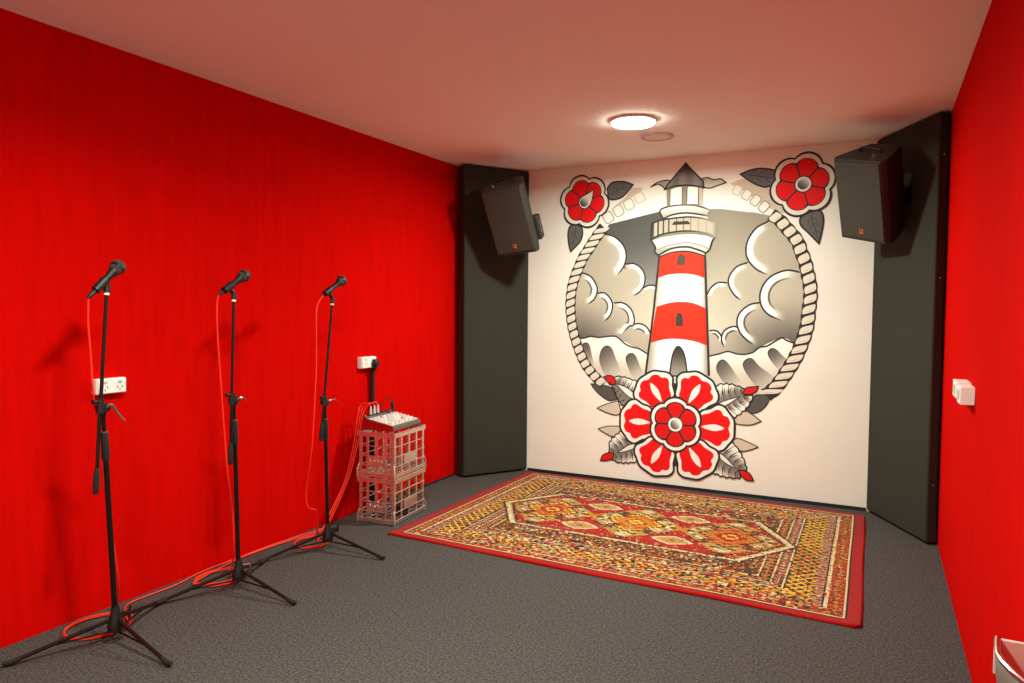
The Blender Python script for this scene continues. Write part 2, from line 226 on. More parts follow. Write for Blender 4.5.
class MB:
    """collects shapes and links them as one mesh object"""
    def __init__(s): s.v = []; s.f = []; s.m = []; s.mi = 0
    def add(s, vs, fs):
        o = len(s.v); s.v += [tuple(v) for v in vs]
        for f in fs: s.f.append([i+o for i in f]); s.m.append(s.mi)
        return s
    def box(s, lo, hi, T=None):
        x0, y0, z0 = lo; x1, y1, z1 = hi
        vs = [Vector(p) for p in ((x0,y0,z0),(x1,y0,z0),(x1,y1,z0),(x0,y1,z0),(x0,y0,z1),(x1,y0,z1),(x1,y1,z1),(x0,y1,z1))]
        if T is not None: vs = [T @ v for v in vs]
        return s.add(vs, [(0,3,2,1),(4,5,6,7),(0,1,5,4),(1,2,6,5),(2,3,7,6),(3,0,4,7)])
    def tube(s, path, r, n=8, cap=True):
        P = [Vector(p) for p in path]; rr = r if isinstance(r, (list, tuple)) else [r]*len(P)
        vs = []; fs = []; prev = None
        for i, p in enumerate(P):
            d = (P[min(i+1, len(P)-1)]-P[max(i-1, 0)])
            d = d.normalized() if d.length > 1e-9 else Vector((0,0,1))
            if prev is None: x, y, _ = frame_to(d)
            else:
                x = prev-d*prev.dot(d); x = x.normalized() if x.length > 1e-6 else frame_to(d)[0]; y = d.cross(x)
            prev = x
            for k in range(n):
                a = 2*PI*k/n; vs.append(p+(x*math.cos(a)+y*math.sin(a))*rr[i])
        for i in range(len(P)-1):
            for k in range(n):
                a = i*n+k; b = i*n+(k+1) % n; fs.append((a, b, b+n, a+n))
        if cap: fs += [tuple(range(n))[::-1], tuple(range((len(P)-1)*n, len(P)*n))]
        return s.add(vs, fs)
    def lathe(s, prof, o=(0,0,0), d=(0,0,1), n=24):
        """prof: (radius, distance along d) pairs"""
        x, y, d = frame_to(d); o = Vector(o); vs = []; fs = []
        for r, h in prof:
            for k in range(n):
                a = 2*PI*k/n; vs.append(o+d*h+(x*math.cos(a)+y*math.sin(a))*max(r, 1e-5))
        for i in range(len(prof)-1):
            for k in range(n):
                a = i*n+k; b = i*n+(k+1) % n; fs.append((a, a+n, b+n, b))
        fs += [tuple(range(n)), tuple(range((len(prof)-1)*n, len(prof)*n))[::-1]]
        return s.add(vs, fs)
    def prism(s, poly, z0, z1, T=None):
        n = len(poly)
        vs = [Vector((p[0], p[1], z0)) for p in poly]+[Vector((p[0], p[1], z1)) for p in poly]
        if T is not None: vs = [T @ v for v in vs]
        fs = [tuple(range(n))[::-1], tuple(range(n, 2*n))]+[(i, (i+1) % n, (i+1) % n+n, i+n) for i in range(n)]
        return s.add(vs, fs)
    def build(s, name, mats, parent=None, bevel=0, smooth=True, loc=None, segs=2):
        me = bpy.data.meshes.new(name); me.from_pydata(s.v, [], s.f)
        for m in (mats if isinstance(mats, (list, tuple)) else [mats]): me.materials.append(m)
        me.polygons.foreach_set('material_index', s.m)
        bm = bmesh.new(); bm.from_mesh(me); bmesh.ops.recalc_face_normals(bm, faces=bm.faces); bm.to_mesh(me); bm.free()
        if smooth:
            me.polygons.foreach_set('use_smooth', [True]*len(me.polygons)); me.set_sharp_from_angle(angle=R(35))
        o = bpy.data.objects.new(name, me); COL.objects.link(o)
        if parent: o.parent = parent
        if loc is not None: o.location = loc
        if bevel:
            b = o.modifiers.new('bevel', 'BEVEL'); b.width = bevel; b.segments = segs; b.limit_method = 'ANGLE'; b.angle_limit = R(40)
        return o
# ------------------------------------------------------------------ room shell
T_ = .12
def shell(name, lo, hi, m):
    return tag(MB().box(lo, hi).build(name, m, smooth=False), kind='structure')
shell('floor', (XL-T_, YF-T_, -.1), (XR+T_, YB+T_, 0), M['carpet'])
shell('ceiling', (XL-T_, YF-T_, H), (XR+T_, YB+T_, H+.1), M['ceil'])
shell('wall_left', (XL-T_, YF, 0), (XL, YB, H), M['red_felt'])
shell('wall_right', (XR, YF, 0), (XR+T_, YB, H), M['red_felt'])
shell('wall_back', (XL-T_, YB, 0), (XR+T_, YB+T_, H), M['cream'])
shell('wall_front', (XL-T_, YF-T_, 0), (XR+T_, YF, H), M['cream'])
shell('baseboard_back', (-2.598, YB-.012, 0), (-.046, YB, .023), M['black_trim'])
shell('baseboard_left', (XL, 4.05, 0), (XL+.006, 4.93, .014), M['black_trim'])
# ------------------------------------------------------------------ corner acoustic panels (full height, diagonal, fabric wrapped)
def corner_panel(poly, label, edge, seam):
    c = poly[0]; root = thing('acoustic_panel', (c[0], c[1], 0), label, 'acoustic panel', 'diagonal corner panels')
    loc = [(p[0]-c[0], p[1]-c[1]) for p in poly]
    MB().prism(loc, .012, H-.008).build('panel_body', M['fabric'], root, bevel=.012, segs=3)
    a, b = Vector((*loc[edge[0]], 0)), Vector((*loc[edge[1]], 0)); d = (b-a).normalized(); n = Vector((d.y, -d.x, 0))
    if n.dot(Vector((-1.4-a.x-c[0], 3-a.y-c[1], 0))) < 0: n = -n
    # folded hem at the foot of the narrow side and two screws up its height
    L = (b-a).length; q = MB()
    Tm = Matrix((( d.x, n.x, 0, a.x), (d.y, n.y, 0, a.y), (0, 0, 1, 0), (0, 0, 0, 1)))
    q.prism([(.004, .0), (L-.004, .0), (L-.004, .003), (.004, .003)], .015, .10, Tm)
    q.build('folded_hem', M['fabric'], root, bevel=.001)
    for z in (.35, 1.55, 2.25):
        p = a+d*L*.5+n*.0015; MB().lathe([(.004, -.004), (.005, 0), (.003, .002)], (p.x, p.y, z), n, 12).build('screw', M['chrome'], root)
    return root
corner_panel([(-2.925, 4.888), (-2.60, 5.388), (-2.70, 5.388), (-3.022, 4.95)], 'charcoal fabric corner panel left of the mural, behind the left speaker', (0, 3), 0)
corner_panel([(-.045, 5.388), (.03, 5.388), (.334, 4.806), (.277, 4.765)], 'charcoal fabric corner panel right of the mural, behind the right speaker', (3, 2), 0)
# ------------------------------------------------------------------ ceiling lamps
def lamp(x, y, label, watts, spread=160):
    root = thing('ceiling_light', (x, y, H), label, 'ceiling light', 'round ceiling lights')
    MB().lathe([(.128, 0), (.140, -.001), (.141, -.008), (.136, -.015), (.129, -.0165), (.1275, -.010)], n=48).build('trim_ring', M['lamp_ring'], root)
    MB().lathe([(.127, -.002), (.127, -.020), (.122, -.0255), (.0, -.0260)], n=48).build('diffuser', M['lamp'], root)
    l = bpy.data.lights.new('lamp_glow', 'AREA'); l.shape = 'DISK'; l.size = .246; l.energy = watts; l.color = (.835, 1., .89); l.spread = R(spread)
    o = bpy.data.objects.new('lamp_glow', l); COL.objects.link(o); o.parent = root; o.location = (0, 0, -.0275)
    return root
lamp(-1.352, 4.231, 'lit round ceiling light above the rug, in front of the mural', 31, 173)
lamp(-1.25, 1.58, 'lit round ceiling light in the middle of the ceiling', 26)
lamp(-1.10, .05, 'lit round ceiling light nearest the front wall, beside the camera', 17)
un = thing('ceiling_speaker', (-1.332, 4.683, H), 'unlit flat round pinkish fitting on the ceiling beside the lit lamp', 'ceiling fitting')
MB().lathe([(.082, 0), (.108, -.001), (.110, -.005), (.104, -.011), (.088, -.012), (.082, -.006)], n=48).build('rim', M['ring_dim'], un)
MB().lathe([(.083, -.0), (.083, -.008), (.05, -.0095), (0, -.010)], n=48).build('cover', M['lamp_off'], un)
# ------------------------------------------------------------------ loudspeakers on the corner panels
def loudspeaker(loc, rot, label, anchor, nrm, side):
    w, hh, dp = .176, .264, .27
    Rm = Matrix.Rotation(rot[0], 3, 'Z') @ Matrix.Rotation(rot[1], 3, 'X') @ Matrix.Rotation(rot[2], 3, 'Y')
    root = thing('loudspeaker', loc, label, 'loudspeaker', 'wall mounted loudspeakers', Rm.to_euler())
    plan = [(-w+.018, 0), (w-.018, 0), (w, .030), (w*.97, .06), (w*.58, dp), (-w*.58, dp), (-w*.97, .06), (-w, .030)]
    MB().prism(plan, -hh, hh).build('cabinet', M['spk'], root, bevel=.008, segs=3)
    g = MB(); g.prism([(-w+.024, -.006), (w-.024, -.006), (w-.020, .004), (-w+.020, .004)], -hh+.02, hh-.016)
    g.build('grille', M['grille'], root, bevel=.004)
    b = MB().box((-.014, -.010, -hh+.055), (.014, -.005, -hh+.086)).build('badge', M['badge'], root, bevel=.0015)
    q = MB()
    for dx in (-.006, .004):
        q.box((dx-.0015, -.0112, -hh+.063), (dx+.0025, -.0098, -hh+.090))
    q.box((-.008, -.0112, -hh+.069), (.008, -.0098, -hh+.072)); q.build('badge_mark', M['spk'], b)
    hd = MB().tube(crom([(-.072, .13, hh-.004), (-.068, .13, hh+.020), (-.03, .13, hh+.026), (.03, .13, hh+.026), (.068, .13, hh+.020), (.072, .13, hh-.004)], 4), .0085, 10)
    hd.build('top_handle', M['blk_plastic'], root)
    MB().lathe([(.014, 0), (.014, .004), (.006, .006), (.006, .016), (.003, .018)], (-.075*side, .06, hh), (0, 0, 1), 12).build('rigging_bolt', M['chrome'], root)
    # control panel block on the cabinet's back
    MB().box((-.085, dp-.004, -.15), (.085, dp+.012, .12)).build('rear_panel', M['blk_plastic'], root, bevel=.004)
    if side > 0:
        s = MB().box((w-.05, .14, -.22), (w+.004, .22, -.03)); o = s.build('side_grip', M['spk'], root, bevel=.012, segs=3)
        MB().box((w+.001, .165, -.17), (w+.006, .180, -.07)).build('grip_highlight', M['chrome'], o, bevel=.002)  # pale strip built in for the white highlight on the black grip
    # bracket: plate on the panel, arm to the back of the cabinet
    inv = (Matrix.Translation(loc) @ Rm.to_4x4()).inverted()
    n = Vector((nrm[0], nrm[1], 0)).normalized(); t = Vector((-n.y, n.x, 0)); A = Vector(anchor)
    br = MB()
    Tp = inv @ Matrix(((t.x, n.x, 0, A.x), (t.y, n.y, 0, A.y), (0, 0, 1, A.z), (0, 0, 0, 1)))
    br.box((-.06, 0, -.10), (.06, .006, .10), Tp)
    br.tube([inv @ (A+n*.004), inv @ (A+n*.05), Vector((0, dp+.03, -.02)), Vector((0, dp+.004, -.02))], .016, 12)
    br.build('wall_bracket', M['blk'], root)
    return root
loudspeaker((-2.497, 4.813, 2.008), (R(8), R(26), R(-6.5)), 'black loudspeaker tilted down on the left corner panel, beside the long red wall', (-2.757, 5.146, 2.05), (.842, -.539), 1)
loudspeaker((-.124, 4.893, 2.024), (R(-41), R(26), R(14.5)), 'black loudspeaker on the right corner panel, beside the upper right flower', (.13, 5.052, 2.10), (-.889, -.457), -1)
# ------------------------------------------------------------------ mural painted on the back wall
mural = thing('lighthouse_mural', (-1.36, YB, 0), 'painted mural of a striped lighthouse in a rope ring with red flowers', 'mural')
LAY = [0]
INK = (46, 42, 38); WHT = (246, 242, 234); PAPER = (238, 230, 216); RED = (226, 4, 4); DKG = (84, 80, 76)
def mix(a, b, t):
    t = max(0., min(1., t)); return tuple(a[i]+(b[i]-a[i])*t for i in range(3))
def sm(a, b, x):
    t = max(0., min(1., (x-a)/(b-a))) if a != b else float(x > a); return t*t*(3-2*t)
def pts(name): return [Vector((p[0]/1000, p[1]/1000)) for p in MURAL[name]]
def outline(P, closed=True, n=5):
    """smooth a traced line; a doubled point is a sharp corner"""
    runs = []; cur = []; i = 0; N = len(P); corner = []; Q = []
    while i < N:
        c = i+1 < N and (P[i]-P[i+1]).length < 1e-9
        Q.append(P[i]); corner.append(c); i += 2 if c else 1
    if not any(corner): return crom(Q, n, closed)
    if not closed:
        out = []; s = 0
        for k in range(1, len(Q)):
            if corner[k] or k == len(Q)-1:
                out += crom(Q[s:k+1], n)[:-1] if k-s > 1 else [Q[s]]; s = k
        return out+[Q[-1]]
    s = corner.index(True); Q = Q[s:]+Q[:s]; corner = corner[s:]+corner[:s]; Q.append(Q[0]); corner.append(True)
    out = []; s = 0
    for k in range(1, len(Q)):
        if corner[k]:
            out += crom(Q[s:k+1], n)[:-1] if k-s > 1 else [Q[s]]; s = k
    return out
class Paint:
    """flat layers of paint on the wall, in wall coordinates (u = X, v = Z); one mesh per painted element"""
    def __init__(s): s.v = []; s.f = []; s.c = []
    def _add(s, uv, faces, cols):
        LAY[0] += 1; d = .0005+LAY[0]*.000014; o = len(s.v)
        s.v += [(p[0]-mural.location.x, -d, p[1]) for p in uv]; s.f += [[i+o for i in f] for f in faces]
        s.c += [lin(c) for c in cols]
    def fill(s, P, col, step=.022):
        P = [Vector(p) for p in P]
        if callable(col):
            x0 = min(p.x for p in P); x1 = max(p.x for p in P); y0 = min(p.y for p in P); y1 = max(p.y for p in P)
            V = list(P)
            y = y0+step/2; k = 0
            while y < y1:
                x = x0+(step/2 if k % 2 else step)
                while x < x1: V.append(Vector((x, y))); x += step
                y += step*.866; k += 1
            E = [(i, (i+1) % len(P)) for i in range(len(P))]
            vo, eo, fo, *_ = delaunay_2d_cdt(V, E, [], 1, 1e-6)
            s._add(vo, fo, [col(p.x, p.y) for p in vo])
        else:
            vo, eo, fo, *_ = delaunay_2d_cdt(P, [(i, (i+1) % len(P)) for i in range(len(P))], [], 1, 1e-6)
            s._add(vo, fo, [col]*len(vo))
        return s
    def stroke(s, P, w=.012, col=INK, closed=False, taper=0, taper0=None):
        P = [Vector(p) for p in P]; Q = [P[0]]
        for p in P[1:]:
            if (p-Q[-1]).length > 1e-4: Q.append(p)
        if closed and (Q[0]-Q[-1]).length < 1e-4: Q.pop()
        N = len(Q); uv = []
        for i, p in enumerate(Q):
            a = Q[i-1] if closed or i else p; b = Q[(i+1) % N] if closed or i < N-1 else p
            d1 = (p-a); d2 = (b-p)
            d1 = d1.normalized() if d1.length else d2.normalized(); d2 = d2.normalized() if d2.length else d1
            d = d1+d2; d = d.normalized() if d.length > 1e-6 else d1
            nn = Vector((-d.y, d.x)); k = 1/max(.55, nn.dot(Vector((-d1.y, d1.x))))
            ww = w
            if not closed:
                t = i/(N-1)
                if taper: ww *= min(1, (1-t)/taper+.15)
                t0 = taper if taper0 is None else taper0
                if t0: ww *= min(1, t/t0+.15)
            uv += [p+nn*ww*k/2, p-nn*ww*k/2]
        m = N if closed else N-1
        s._add(uv, [(2*i, 2*i+1, (2*i+3) % (2*N), (2*i+2) % (2*N)) for i in range(m)], [col if not callable(col) else col(p[0], p[1]) for p in uv])
        return s
    def shape(s, P, col, w=.012, ink=INK, step=.022):
        s.fill(P, col, step)
        if w: s.stroke(P, w, ink, True)
        return s
    def disc(s, c, r, col, n=32):
        return s.fill([Vector((c[0]+r*math.cos(2*PI*k/n), c[1]+r*math.sin(2*PI*k/n))) for k in range(n)], col, r/5)
    def build(s, name, parent=mural, label=None):
        me = bpy.data.meshes.new(name); me.from_pydata(s.v, [], s.f); me.materials.append(M['paint'])
        bm = bmesh.new(); bm.from_mesh(me)
        bm.normal_update()
        fl = [f for f in bm.faces if f.normal.y > 0]
        if fl: bmesh.ops.reverse_faces(bm, faces=fl)
        bm.to_mesh(me); bm.free()
        a = me.color_attributes.new('Col', 'FLOAT_COLOR', 'POINT')
        a.data.foreach_set('color', np.array([tuple(c)+(1,) for c in s.c], dtype=np.float32).ravel())
        o = bpy.data.objects.new(name, me); COL.objects.link(o); o.parent = parent
        if label: o['label'] = label
        return o
def lingrad(p0, c0, p1, c1):
    p0 = Vector(p0); d = Vector(p1)-p0; L = d.length_squared
    return lambda x, y: mix(c0, c1, sm(0, 1, ((x-p0.x)*d.x+(y-p0.y)*d.y)/L))
def bb(P):
    return min(p.x for p in P), max(p.x for p in P), min(p.y for p in P), max(p.y for p in P)
# storm sky
def skyL(x, y):
    t = sm(1.15, 1.95, y); c = mix((180, 170, 154), (84, 80, 76), t)
    return mix(c, (150, 142, 130), .5*sm(-1.75, -1.45, x)*(1-t))
def skyR(x, y):
    c = mix((188, 175, 155), (150, 137, 119), sm(1.3, 2.0, y)); return mix(c, (136, 124, 108), .8*(1-sm(-1.25, -.95, x))*sm(1.4, 2, y))
Paint().fill(outline(pts('tan_left')), (206, 188, 164)).build('ring_shade', label='tan wedge outside the upper left of the rope ring')
Paint().fill(outline(pts('tan_right')), (204, 186, 162)).build('ring_shade', label='tan wedge outside the upper right of the rope ring')
q = Paint()
for nm in ('beam_left', 'beam_right'):
    P = outline(pts(nm)); x0, x1, y0, y1 = bb(P)
    q.fill(P, (lambda x0, x1, y0, y1: lambda x, y: mix((240, 236, 228), PAPER, sm(y0+.6*(y1-y0), y1, y)))(x0, x1, y0, y1))
q.build('light_beam')
Paint().fill(outline(pts('sky_left')), skyL, .03).fill(outline(pts('sky_right')), skyR, .03).build('storm_sky')
# clouds
def circle_fit(P):
    A = np.array([[2*p.x, 2*p.y, 1] for p in P]); b = np.array([p.x**2+p.y**2 for p in P]); c = np.linalg.lstsq(A, b, rcond=None)[0]
    return Vector((c[0], c[1])), math.sqrt(max(1e-6, c[2]+c[0]**2+c[1]**2))
def mass_rear(x, y): return mix((210, 199, 181), (176, 163, 144), sm(-.05, .35, (y-1.0)*.6+abs(x+1.36)*.25-.12))
def mass_front(x, y):
    e = abs(x+1.36); return mix((188, 175, 156), (92, 84, 78), sm(.28, .80, e)*sm(1.50, 1.02, y)*.95+.12*sm(1.4, 1.0, y))
LIM = {}
def inside(P, x, y):
    c = False; j = len(P)-1
    for i in range(len(P)):
        if (P[i].y > y) != (P[j].y > y) and x < (P[j].x-P[i].x)*(y-P[i].y)/(P[j].y-P[i].y)+P[i].x: c = not c
        j = i
    return c
def puff(name, base, inner, clip=None, rim=.30, dark=False):
    A = pts(name); c, r = circle_fit(A); arc = outline(A, False, 8)
    ctr = sum(arc, Vector((0, 0)))/len(arc)
    mid = arc[len(arc)//2]-c; am = math.atan2(mid.y, mid.x)
    half = 0
    for e in (A[0], A[-1]):
        a = math.atan2((e-c).y, (e-c).x)-am; a = abs((a+PI) % (2*PI)-PI); half = max(half, a)
    # the puff is the region swept by the arc, closed across its chord
    def rad(a):
        best = min(arc, key=lambda p: abs((math.atan2((p-c).y, (p-c).x)-a+PI) % (2*PI)-PI)); return (best-c).length
    NA, NR = 40, 12; uv = [c]; cols = []; faces = []
    def colour(p, rho, da):
        w = sm(1.0, .60, abs(da)/half)
        k = mix(inner(p.x, p.y), WHT, sm(1-rim-.10, 1-rim+.16, rho))
        return mix(base(p.x, p.y), k, w)
    cols.append(base(c.x, c.y))
    for j in range(1, NR+1):
        for i in range(NA+1):
            da = -half+2*half*i/NA; a = am+da; rr = rad(a)*j/NR
            p = c+Vector((math.cos(a), math.sin(a)))*rr; uv.append(p); cols.append(colour(p, j/NR, da))
    for i in range(NA): faces.append((0, 1+i, 2+i))
    for j in range(NR-1):
        for i in range(NA):
            a = 1+j*(NA+1)+i; faces.append((a, a+1, a+NA+2, a+NA+1))
    q = Paint()
    if clip is not None:
        keep = []
        for f in faces:
            m = sum((uv[i] for i in f), Vector((0, 0)))/len(f)
            if clip(m.x, m.y): keep.append(f)
        faces = keep
    q._add(uv, faces, cols)
    N = len(arc)
    ins = [c+(p-c)*(1-rim-.03) for p in arc[int(N*.10):int(N*.88)]]
    if clip is not None: ins = [p for p in ins if clip(p.x, p.y)]; arc = [p for p in arc if clip(p.x, p.y)]
    if len(ins) > 3: q.stroke(ins, .013 if dark else .010, (92, 82, 72) if dark else (176, 165, 149), taper=.3)
    q.stroke(arc, .013, INK, taper=.12, taper0=.02)
    return q
TL = outline(pts('tower_l'), False); TR = outline(pts('tower_r'), False)
def xat(P, y):
    for a, b in zip(P, P[1:]):
        if (a.y-y)*(b.y-y) <= 0 and a.y != b.y: return a.x+(b.x-a.x)*(y-a.y)/(b.y-a.y)
    return P[-1].x
ropeL = outline(pts('rope_left'), False, 8); ropeR = outline(pts('rope_right'), False, 8)
def in_left(x, y): return x < xat(TL, y)+.01 and x > xat(ropeL, y)-.01
def in_right(x, y): return x > xat(TR, y)-.01 and x < xat(ropeR, y)+.01
Paint().fill(outline(pts('mass_l')), mass_rear).fill(outline(pts('mass_r')), mass_rear).build('cloud_bank', label='pale rear cloud bank on both sides of the tower')
for nm in ('c_l3', 'c_l2', 'c_l1'): puff(nm, mass_rear, mass_rear, in_left, .30).build('cloud')
for nm in ('c_r3', 'c_r2', 'c_r1'): puff(nm, mass_rear, mass_rear, in_right, .27).build('cloud')
Paint().fill(outline(pts('mass_lf')), mass_front).fill(outline(pts('mass_rf')), mass_front).build('cloud_bank', label='dark airbrushed front cloud bank')
for nm in ('c_l7', 'c_l6', 'c_l5', 'c_l4'): puff(nm, mass_front, mass_front, in_left, .33, True).build('cloud')
for nm in ('c_r7', 'c_r6', 'c_r5', 'c_r4'): puff(nm, mass_front, mass_front, in_right, .30, True).build('cloud')
# shore
def shore(nm, ovs):
    q = Paint(); P = outline(pts(nm)); x0, x1, y0, y1 = bb(P)
    q.fill(P, lambda x, y: mix((212, 200, 182), (238, 232, 222), sm(y0+.1, y1-.1, y)))
    for o in ovs:
        O = outline(pts(o)); a0, a1, b0, b1 = bb(O); LX = .75*(a1-a0); LY = .6*(b1-b0)
        q.fill(O, lingrad((a0+.02, b1), (92, 84, 78), (a1, b0), (214, 202, 186)), .014)
        top = max(range(len(O)), key=lambda i: O[i].y); ln = int(len(O)*.33)
        q.stroke([O[(top+k) % len(O)] for k in range(-ln, ln//2)] if O[(top-ln) % len(O)].x < O[(top+ln) % len(O)].x else [O[(top+k) % len(O)] for k in range(-ln//2, ln)], .010, (70, 64, 58), taper=.5)
    q.stroke(outline(pts(nm+'_top'), False), .012)
    q.build('shore_rocks')
shore('shore_l', ('ov_l1', 'ov_l2', 'ov_l3')); shore('shore_r', ('ov_r1', 'ov_r2', 'ov_r3'))
Paint().shape(outline(pts('wedge_l')), DKG, .008).build('ring_shadow', label='dark grey wedge below the left rope end')
Paint().shape(outline(pts('wedge_r')), DKG, .008).build('ring_shadow', label='dark grey wedge below the right rope end')
# rope
def resample(P, step):
    out = [P[0]]; acc = 0
    for a, b in zip(P, P[1:]):
        L = (b-a).length; t = step-acc
        while t <= L: out.append(a+(b-a)*(t/L)); t += step
        acc = (acc+L) % step
    return out
def rope(P, w0, w1, step, ink, cols, lead=.32):
    q = Paint(); S = resample(P, .004); N = len(S); w = lambda i: w0+(w1-w0)*i/N
    fade = callable(ink)
    if not fade:
        B = S[::3]+[S[-1]]; uvs = []
        for n_, p in enumerate(B):
            i = min(N-1, n_*3); nn = _n(S, i)*w(i)*.5*(1.10+.06*math.sin(i*.004/step*2*PI)); uvs += [p+nn, p-nn]
        q._add(uvs, [(2*m, 2*m+1, 2*m+3, 2*m+2) for m in range(len(B)-1)], [ink]*len(uvs))
    k = int(step/.004); i = k//2
    while i < N-k//2:
        nn = _n(S, i); nn = nn if nn.x > 0 else -nn; tt = Vector((-nn.y, nn.x))
        if fade: sd = nn
        else: sd = (Vector((.85, .53))*.62+nn*.38).normalized()
        sd = sd/max(.55, sd.dot(nn))*w(i)*.5; hs = step*.46
        def at(a, b): return S[i]+tt*hs*a+sd*b
        Q = crom([at(-.78, -.62), at(-.66, -.84), at(.2, -.91), at(.70, -.72), at(.82, -.2), at(.78, .62), at(.66, .84), at(-.2, .91), at(-.70, .72), at(-.82, .2)], 3, True)
        if fade: q.shape(Q, mix((238, 231, 219), PAPER, .4), .007, ink((i/N)))
        else:
            q.fill(Q, cols); q.stroke([at(-.35, -.6), at(-.45, .0), at(-.35, .6)], .007, (196, 184, 166), taper=.4)
        i += k
    return q
def _n(S, i):
    d = S[min(i+2, len(S)-1)]-S[max(i-2, 0)]; d.normalize(); return Vector((-d.y, d.x))
rope(outline(pts('rope_left'), False, 8), .085, .075, .066, INK, (222, 210, 192)).build('rope', label='left half of the painted rope ring')
rope(outline(pts('rope_right'), False, 8), .080, .092, .072, INK, (224, 210, 190)).build('rope', label='right half of the painted rope ring')
rope(outline(pts('rope_left_faded'), False, 8), .095, .085, .098, lambda t: mix((120, 108, 94), (214, 200, 182), t), None, -.30).build('rope', label='faded upper left end of the rope')
rope(outline(pts('rope_right_faded'), False, 8)[::-1], .085, .07, .076, lambda t: mix((130, 118, 102), (218, 204, 186), t), None, -.3).build('rope', label='faded upper right end of the rope')
# lighthouse
Paint().shape(outline(pts('cloudlet_l')), lingrad((-1.75, 2.25), (200, 186, 168), (-1.6, 2.35), (160, 148, 134)), .009).build('cloudlet')
Paint().shape(outline(pts('cloudlet_r')), lingrad((-1.1, 2.25), (206, 192, 172), (-1.1, 2.36), (150, 138, 124)), .009).build('cloudlet')
P = outline(pts('tower')); x0, x1, y0, y1 = bb(P)
def across(x, y): l = xat(TL, y); r = xat(TR, y); return (x-l)/max(.05, r-l)
tw = lambda x, y: mix(mix((176, 164, 148), (250, 248, 244), sm(0, .22, across(x, y))), (150, 138, 124), sm(.84, 1.02, across(x, y)))
house = Paint().shape(P, tw, .0, step=.025).build('lighthouse', label='red and white striped lighthouse of the mural')
rd = lambda x, y: mix(mix((236, 40, 14), (240, 48, 16), .5), (200, 18, 8), sm(.9, 1.03, across(x, y)))
Paint().fill(outline(pts('red1')), rd).build('red_band', house); Paint().fill(outline(pts('red2')), rd).build('red_band', house)
Paint().stroke(TL, .017).stroke(TR, .017).build('tower_outline', house)
Paint().shape(outline(pts('win1')), (74, 66, 56), .006).build('window_opening', house)
Paint().shape(outline(pts('win2')), (60, 54, 48), .006).build('window_opening', house)
P = outline(pts('door')); x0, x1, y0, y1 = bb(P)
Paint().shape(P, lingrad((0, y1), (60, 54, 48), (0, y0), (160, 150, 138)), .012).build('doorway', house)
Paint().shape(outline(pts('neck')), (200, 188, 172), .012).build('neck_band', house)
P = outline(pts('cornice')); x0, x1, y0, y1 = bb(P)
crn = lambda x, y: mix((234, 226, 213), (142, 130, 115), .85*(math.sin((y-y0)*42+.5)*.5+.5)*(1-.5*sm(x0+.1, x1, x)))
Paint().shape(P, crn, .014, step=.012).stroke(outline(pts('corn_band'), False), .012, (120, 110, 98)).stroke(outline(pts('corn_low'), False), .010, (150, 138, 124)).build('cornice', house)
P = outline(pts('rail')); x0, x1, y0, y1 = bb(P)
rl = Paint().shape(P, lingrad((x0, 0), (182, 167, 148), (x1, 0), (182, 167, 146)), 0)
base = outline(pts('rail'))
for i, fr in enumerate((.03, .11, .195, .28, .40, .51, .62, .74, .86, .97)):
    xx = x0+fr*(x1-x0); ys = [p.y for p in base if abs(p.x-xx) < .03]
    if len(ys) > 1: rl.stroke([Vector((xx, min(ys)+.0)), Vector((xx, max(ys)))], .013 if i < 4 else .010, mix(INK, (168, 152, 132), min(1, fr*1.3)))
rl.stroke(base, .013, lambda x, y: mix(INK, (150, 136, 118), sm(x0+.25, x1, x)), True)
rl.fill([Vector((x0+.33*(x1-x0), y0+.10)), Vector((x0+.62*(x1-x0), y0+.10)), Vector((x0+.58*(x1-x0), y0+.125)), Vector((x0+.36*(x1-x0), y0+.125))], (54, 48, 42))
rl.build('gallery_rail', house)
P = outline(pts('lanbase')); x0, x1, y0, y1 = bb(P)
Paint().shape(P, lingrad((0, y0), (176, 163, 146), (0, y1), (240, 234, 223)), .012, lambda x, y: mix(INK, (150, 138, 122), sm(x0+.3, x1, x))).build('lantern_base', house)
lr = Paint().fill(outline(pts('lantern')), (150, 136, 118)).fill(outline(pts('pane1')), (250, 246, 238)).fill(outline(pts('pane2')), (250, 246, 238)).fill(outline(pts('post_r')), (206, 188, 164))
lr.stroke(outline(pts('pane1')), .006, (100, 90, 80), True).stroke(outline(pts('pane2')), .006, (100, 90, 80), True).build('lantern_room', house)
P = outline(pts('roof')); x0, x1, y0, y1 = bb(P)
rf = lambda x, y: mix(mix((112, 106, 98), (138, 130, 118), .5+.5*math.sin(x*60)), (46, 42, 40), sm(.45, .95, (y-y0)/(y1-y0)))
Paint().shape(P, rf, .012, step=.016).build('roof', house)
# leaves
def leaf(nm, vn, label=None):
    P = outline(pts(nm)); V = outline(pts(vn), False); q = Paint().shape(P, (96, 92, 88), .012)
    q.stroke(V, .006, (52, 48, 44), taper=.3); N = len(V)
    for t in (.15, .38, .6):
        p = V[int(t*(N-1))]; d = (V[min(N-1, int(t*(N-1))+2)]-p).normalized(); n = Vector((-d.y, d.x)); w = .055*(1-t*.4)
        for sg in (-1, 1): q.stroke([p, p+n*sg*w*.5+d*w*.55, p+n*sg*w*.8+d*w*1.1], .005, (56, 52, 48), taper=.4)
    return q.build('leaf', label=label)
leaf('leaf_lu', 'vein_lu'); leaf('leaf_ll', 'vein_ll'); leaf('leaf_ru', 'vein_ru'); leaf('leaf_rl', 'vein_rl')
for nm in ('tl1', 'tl2', 'tl3', 'tl4'): Paint().shape(outline(pts(nm)), (208, 192, 168), .008).build('leaf', label='plain tan leaf behind the big flower')
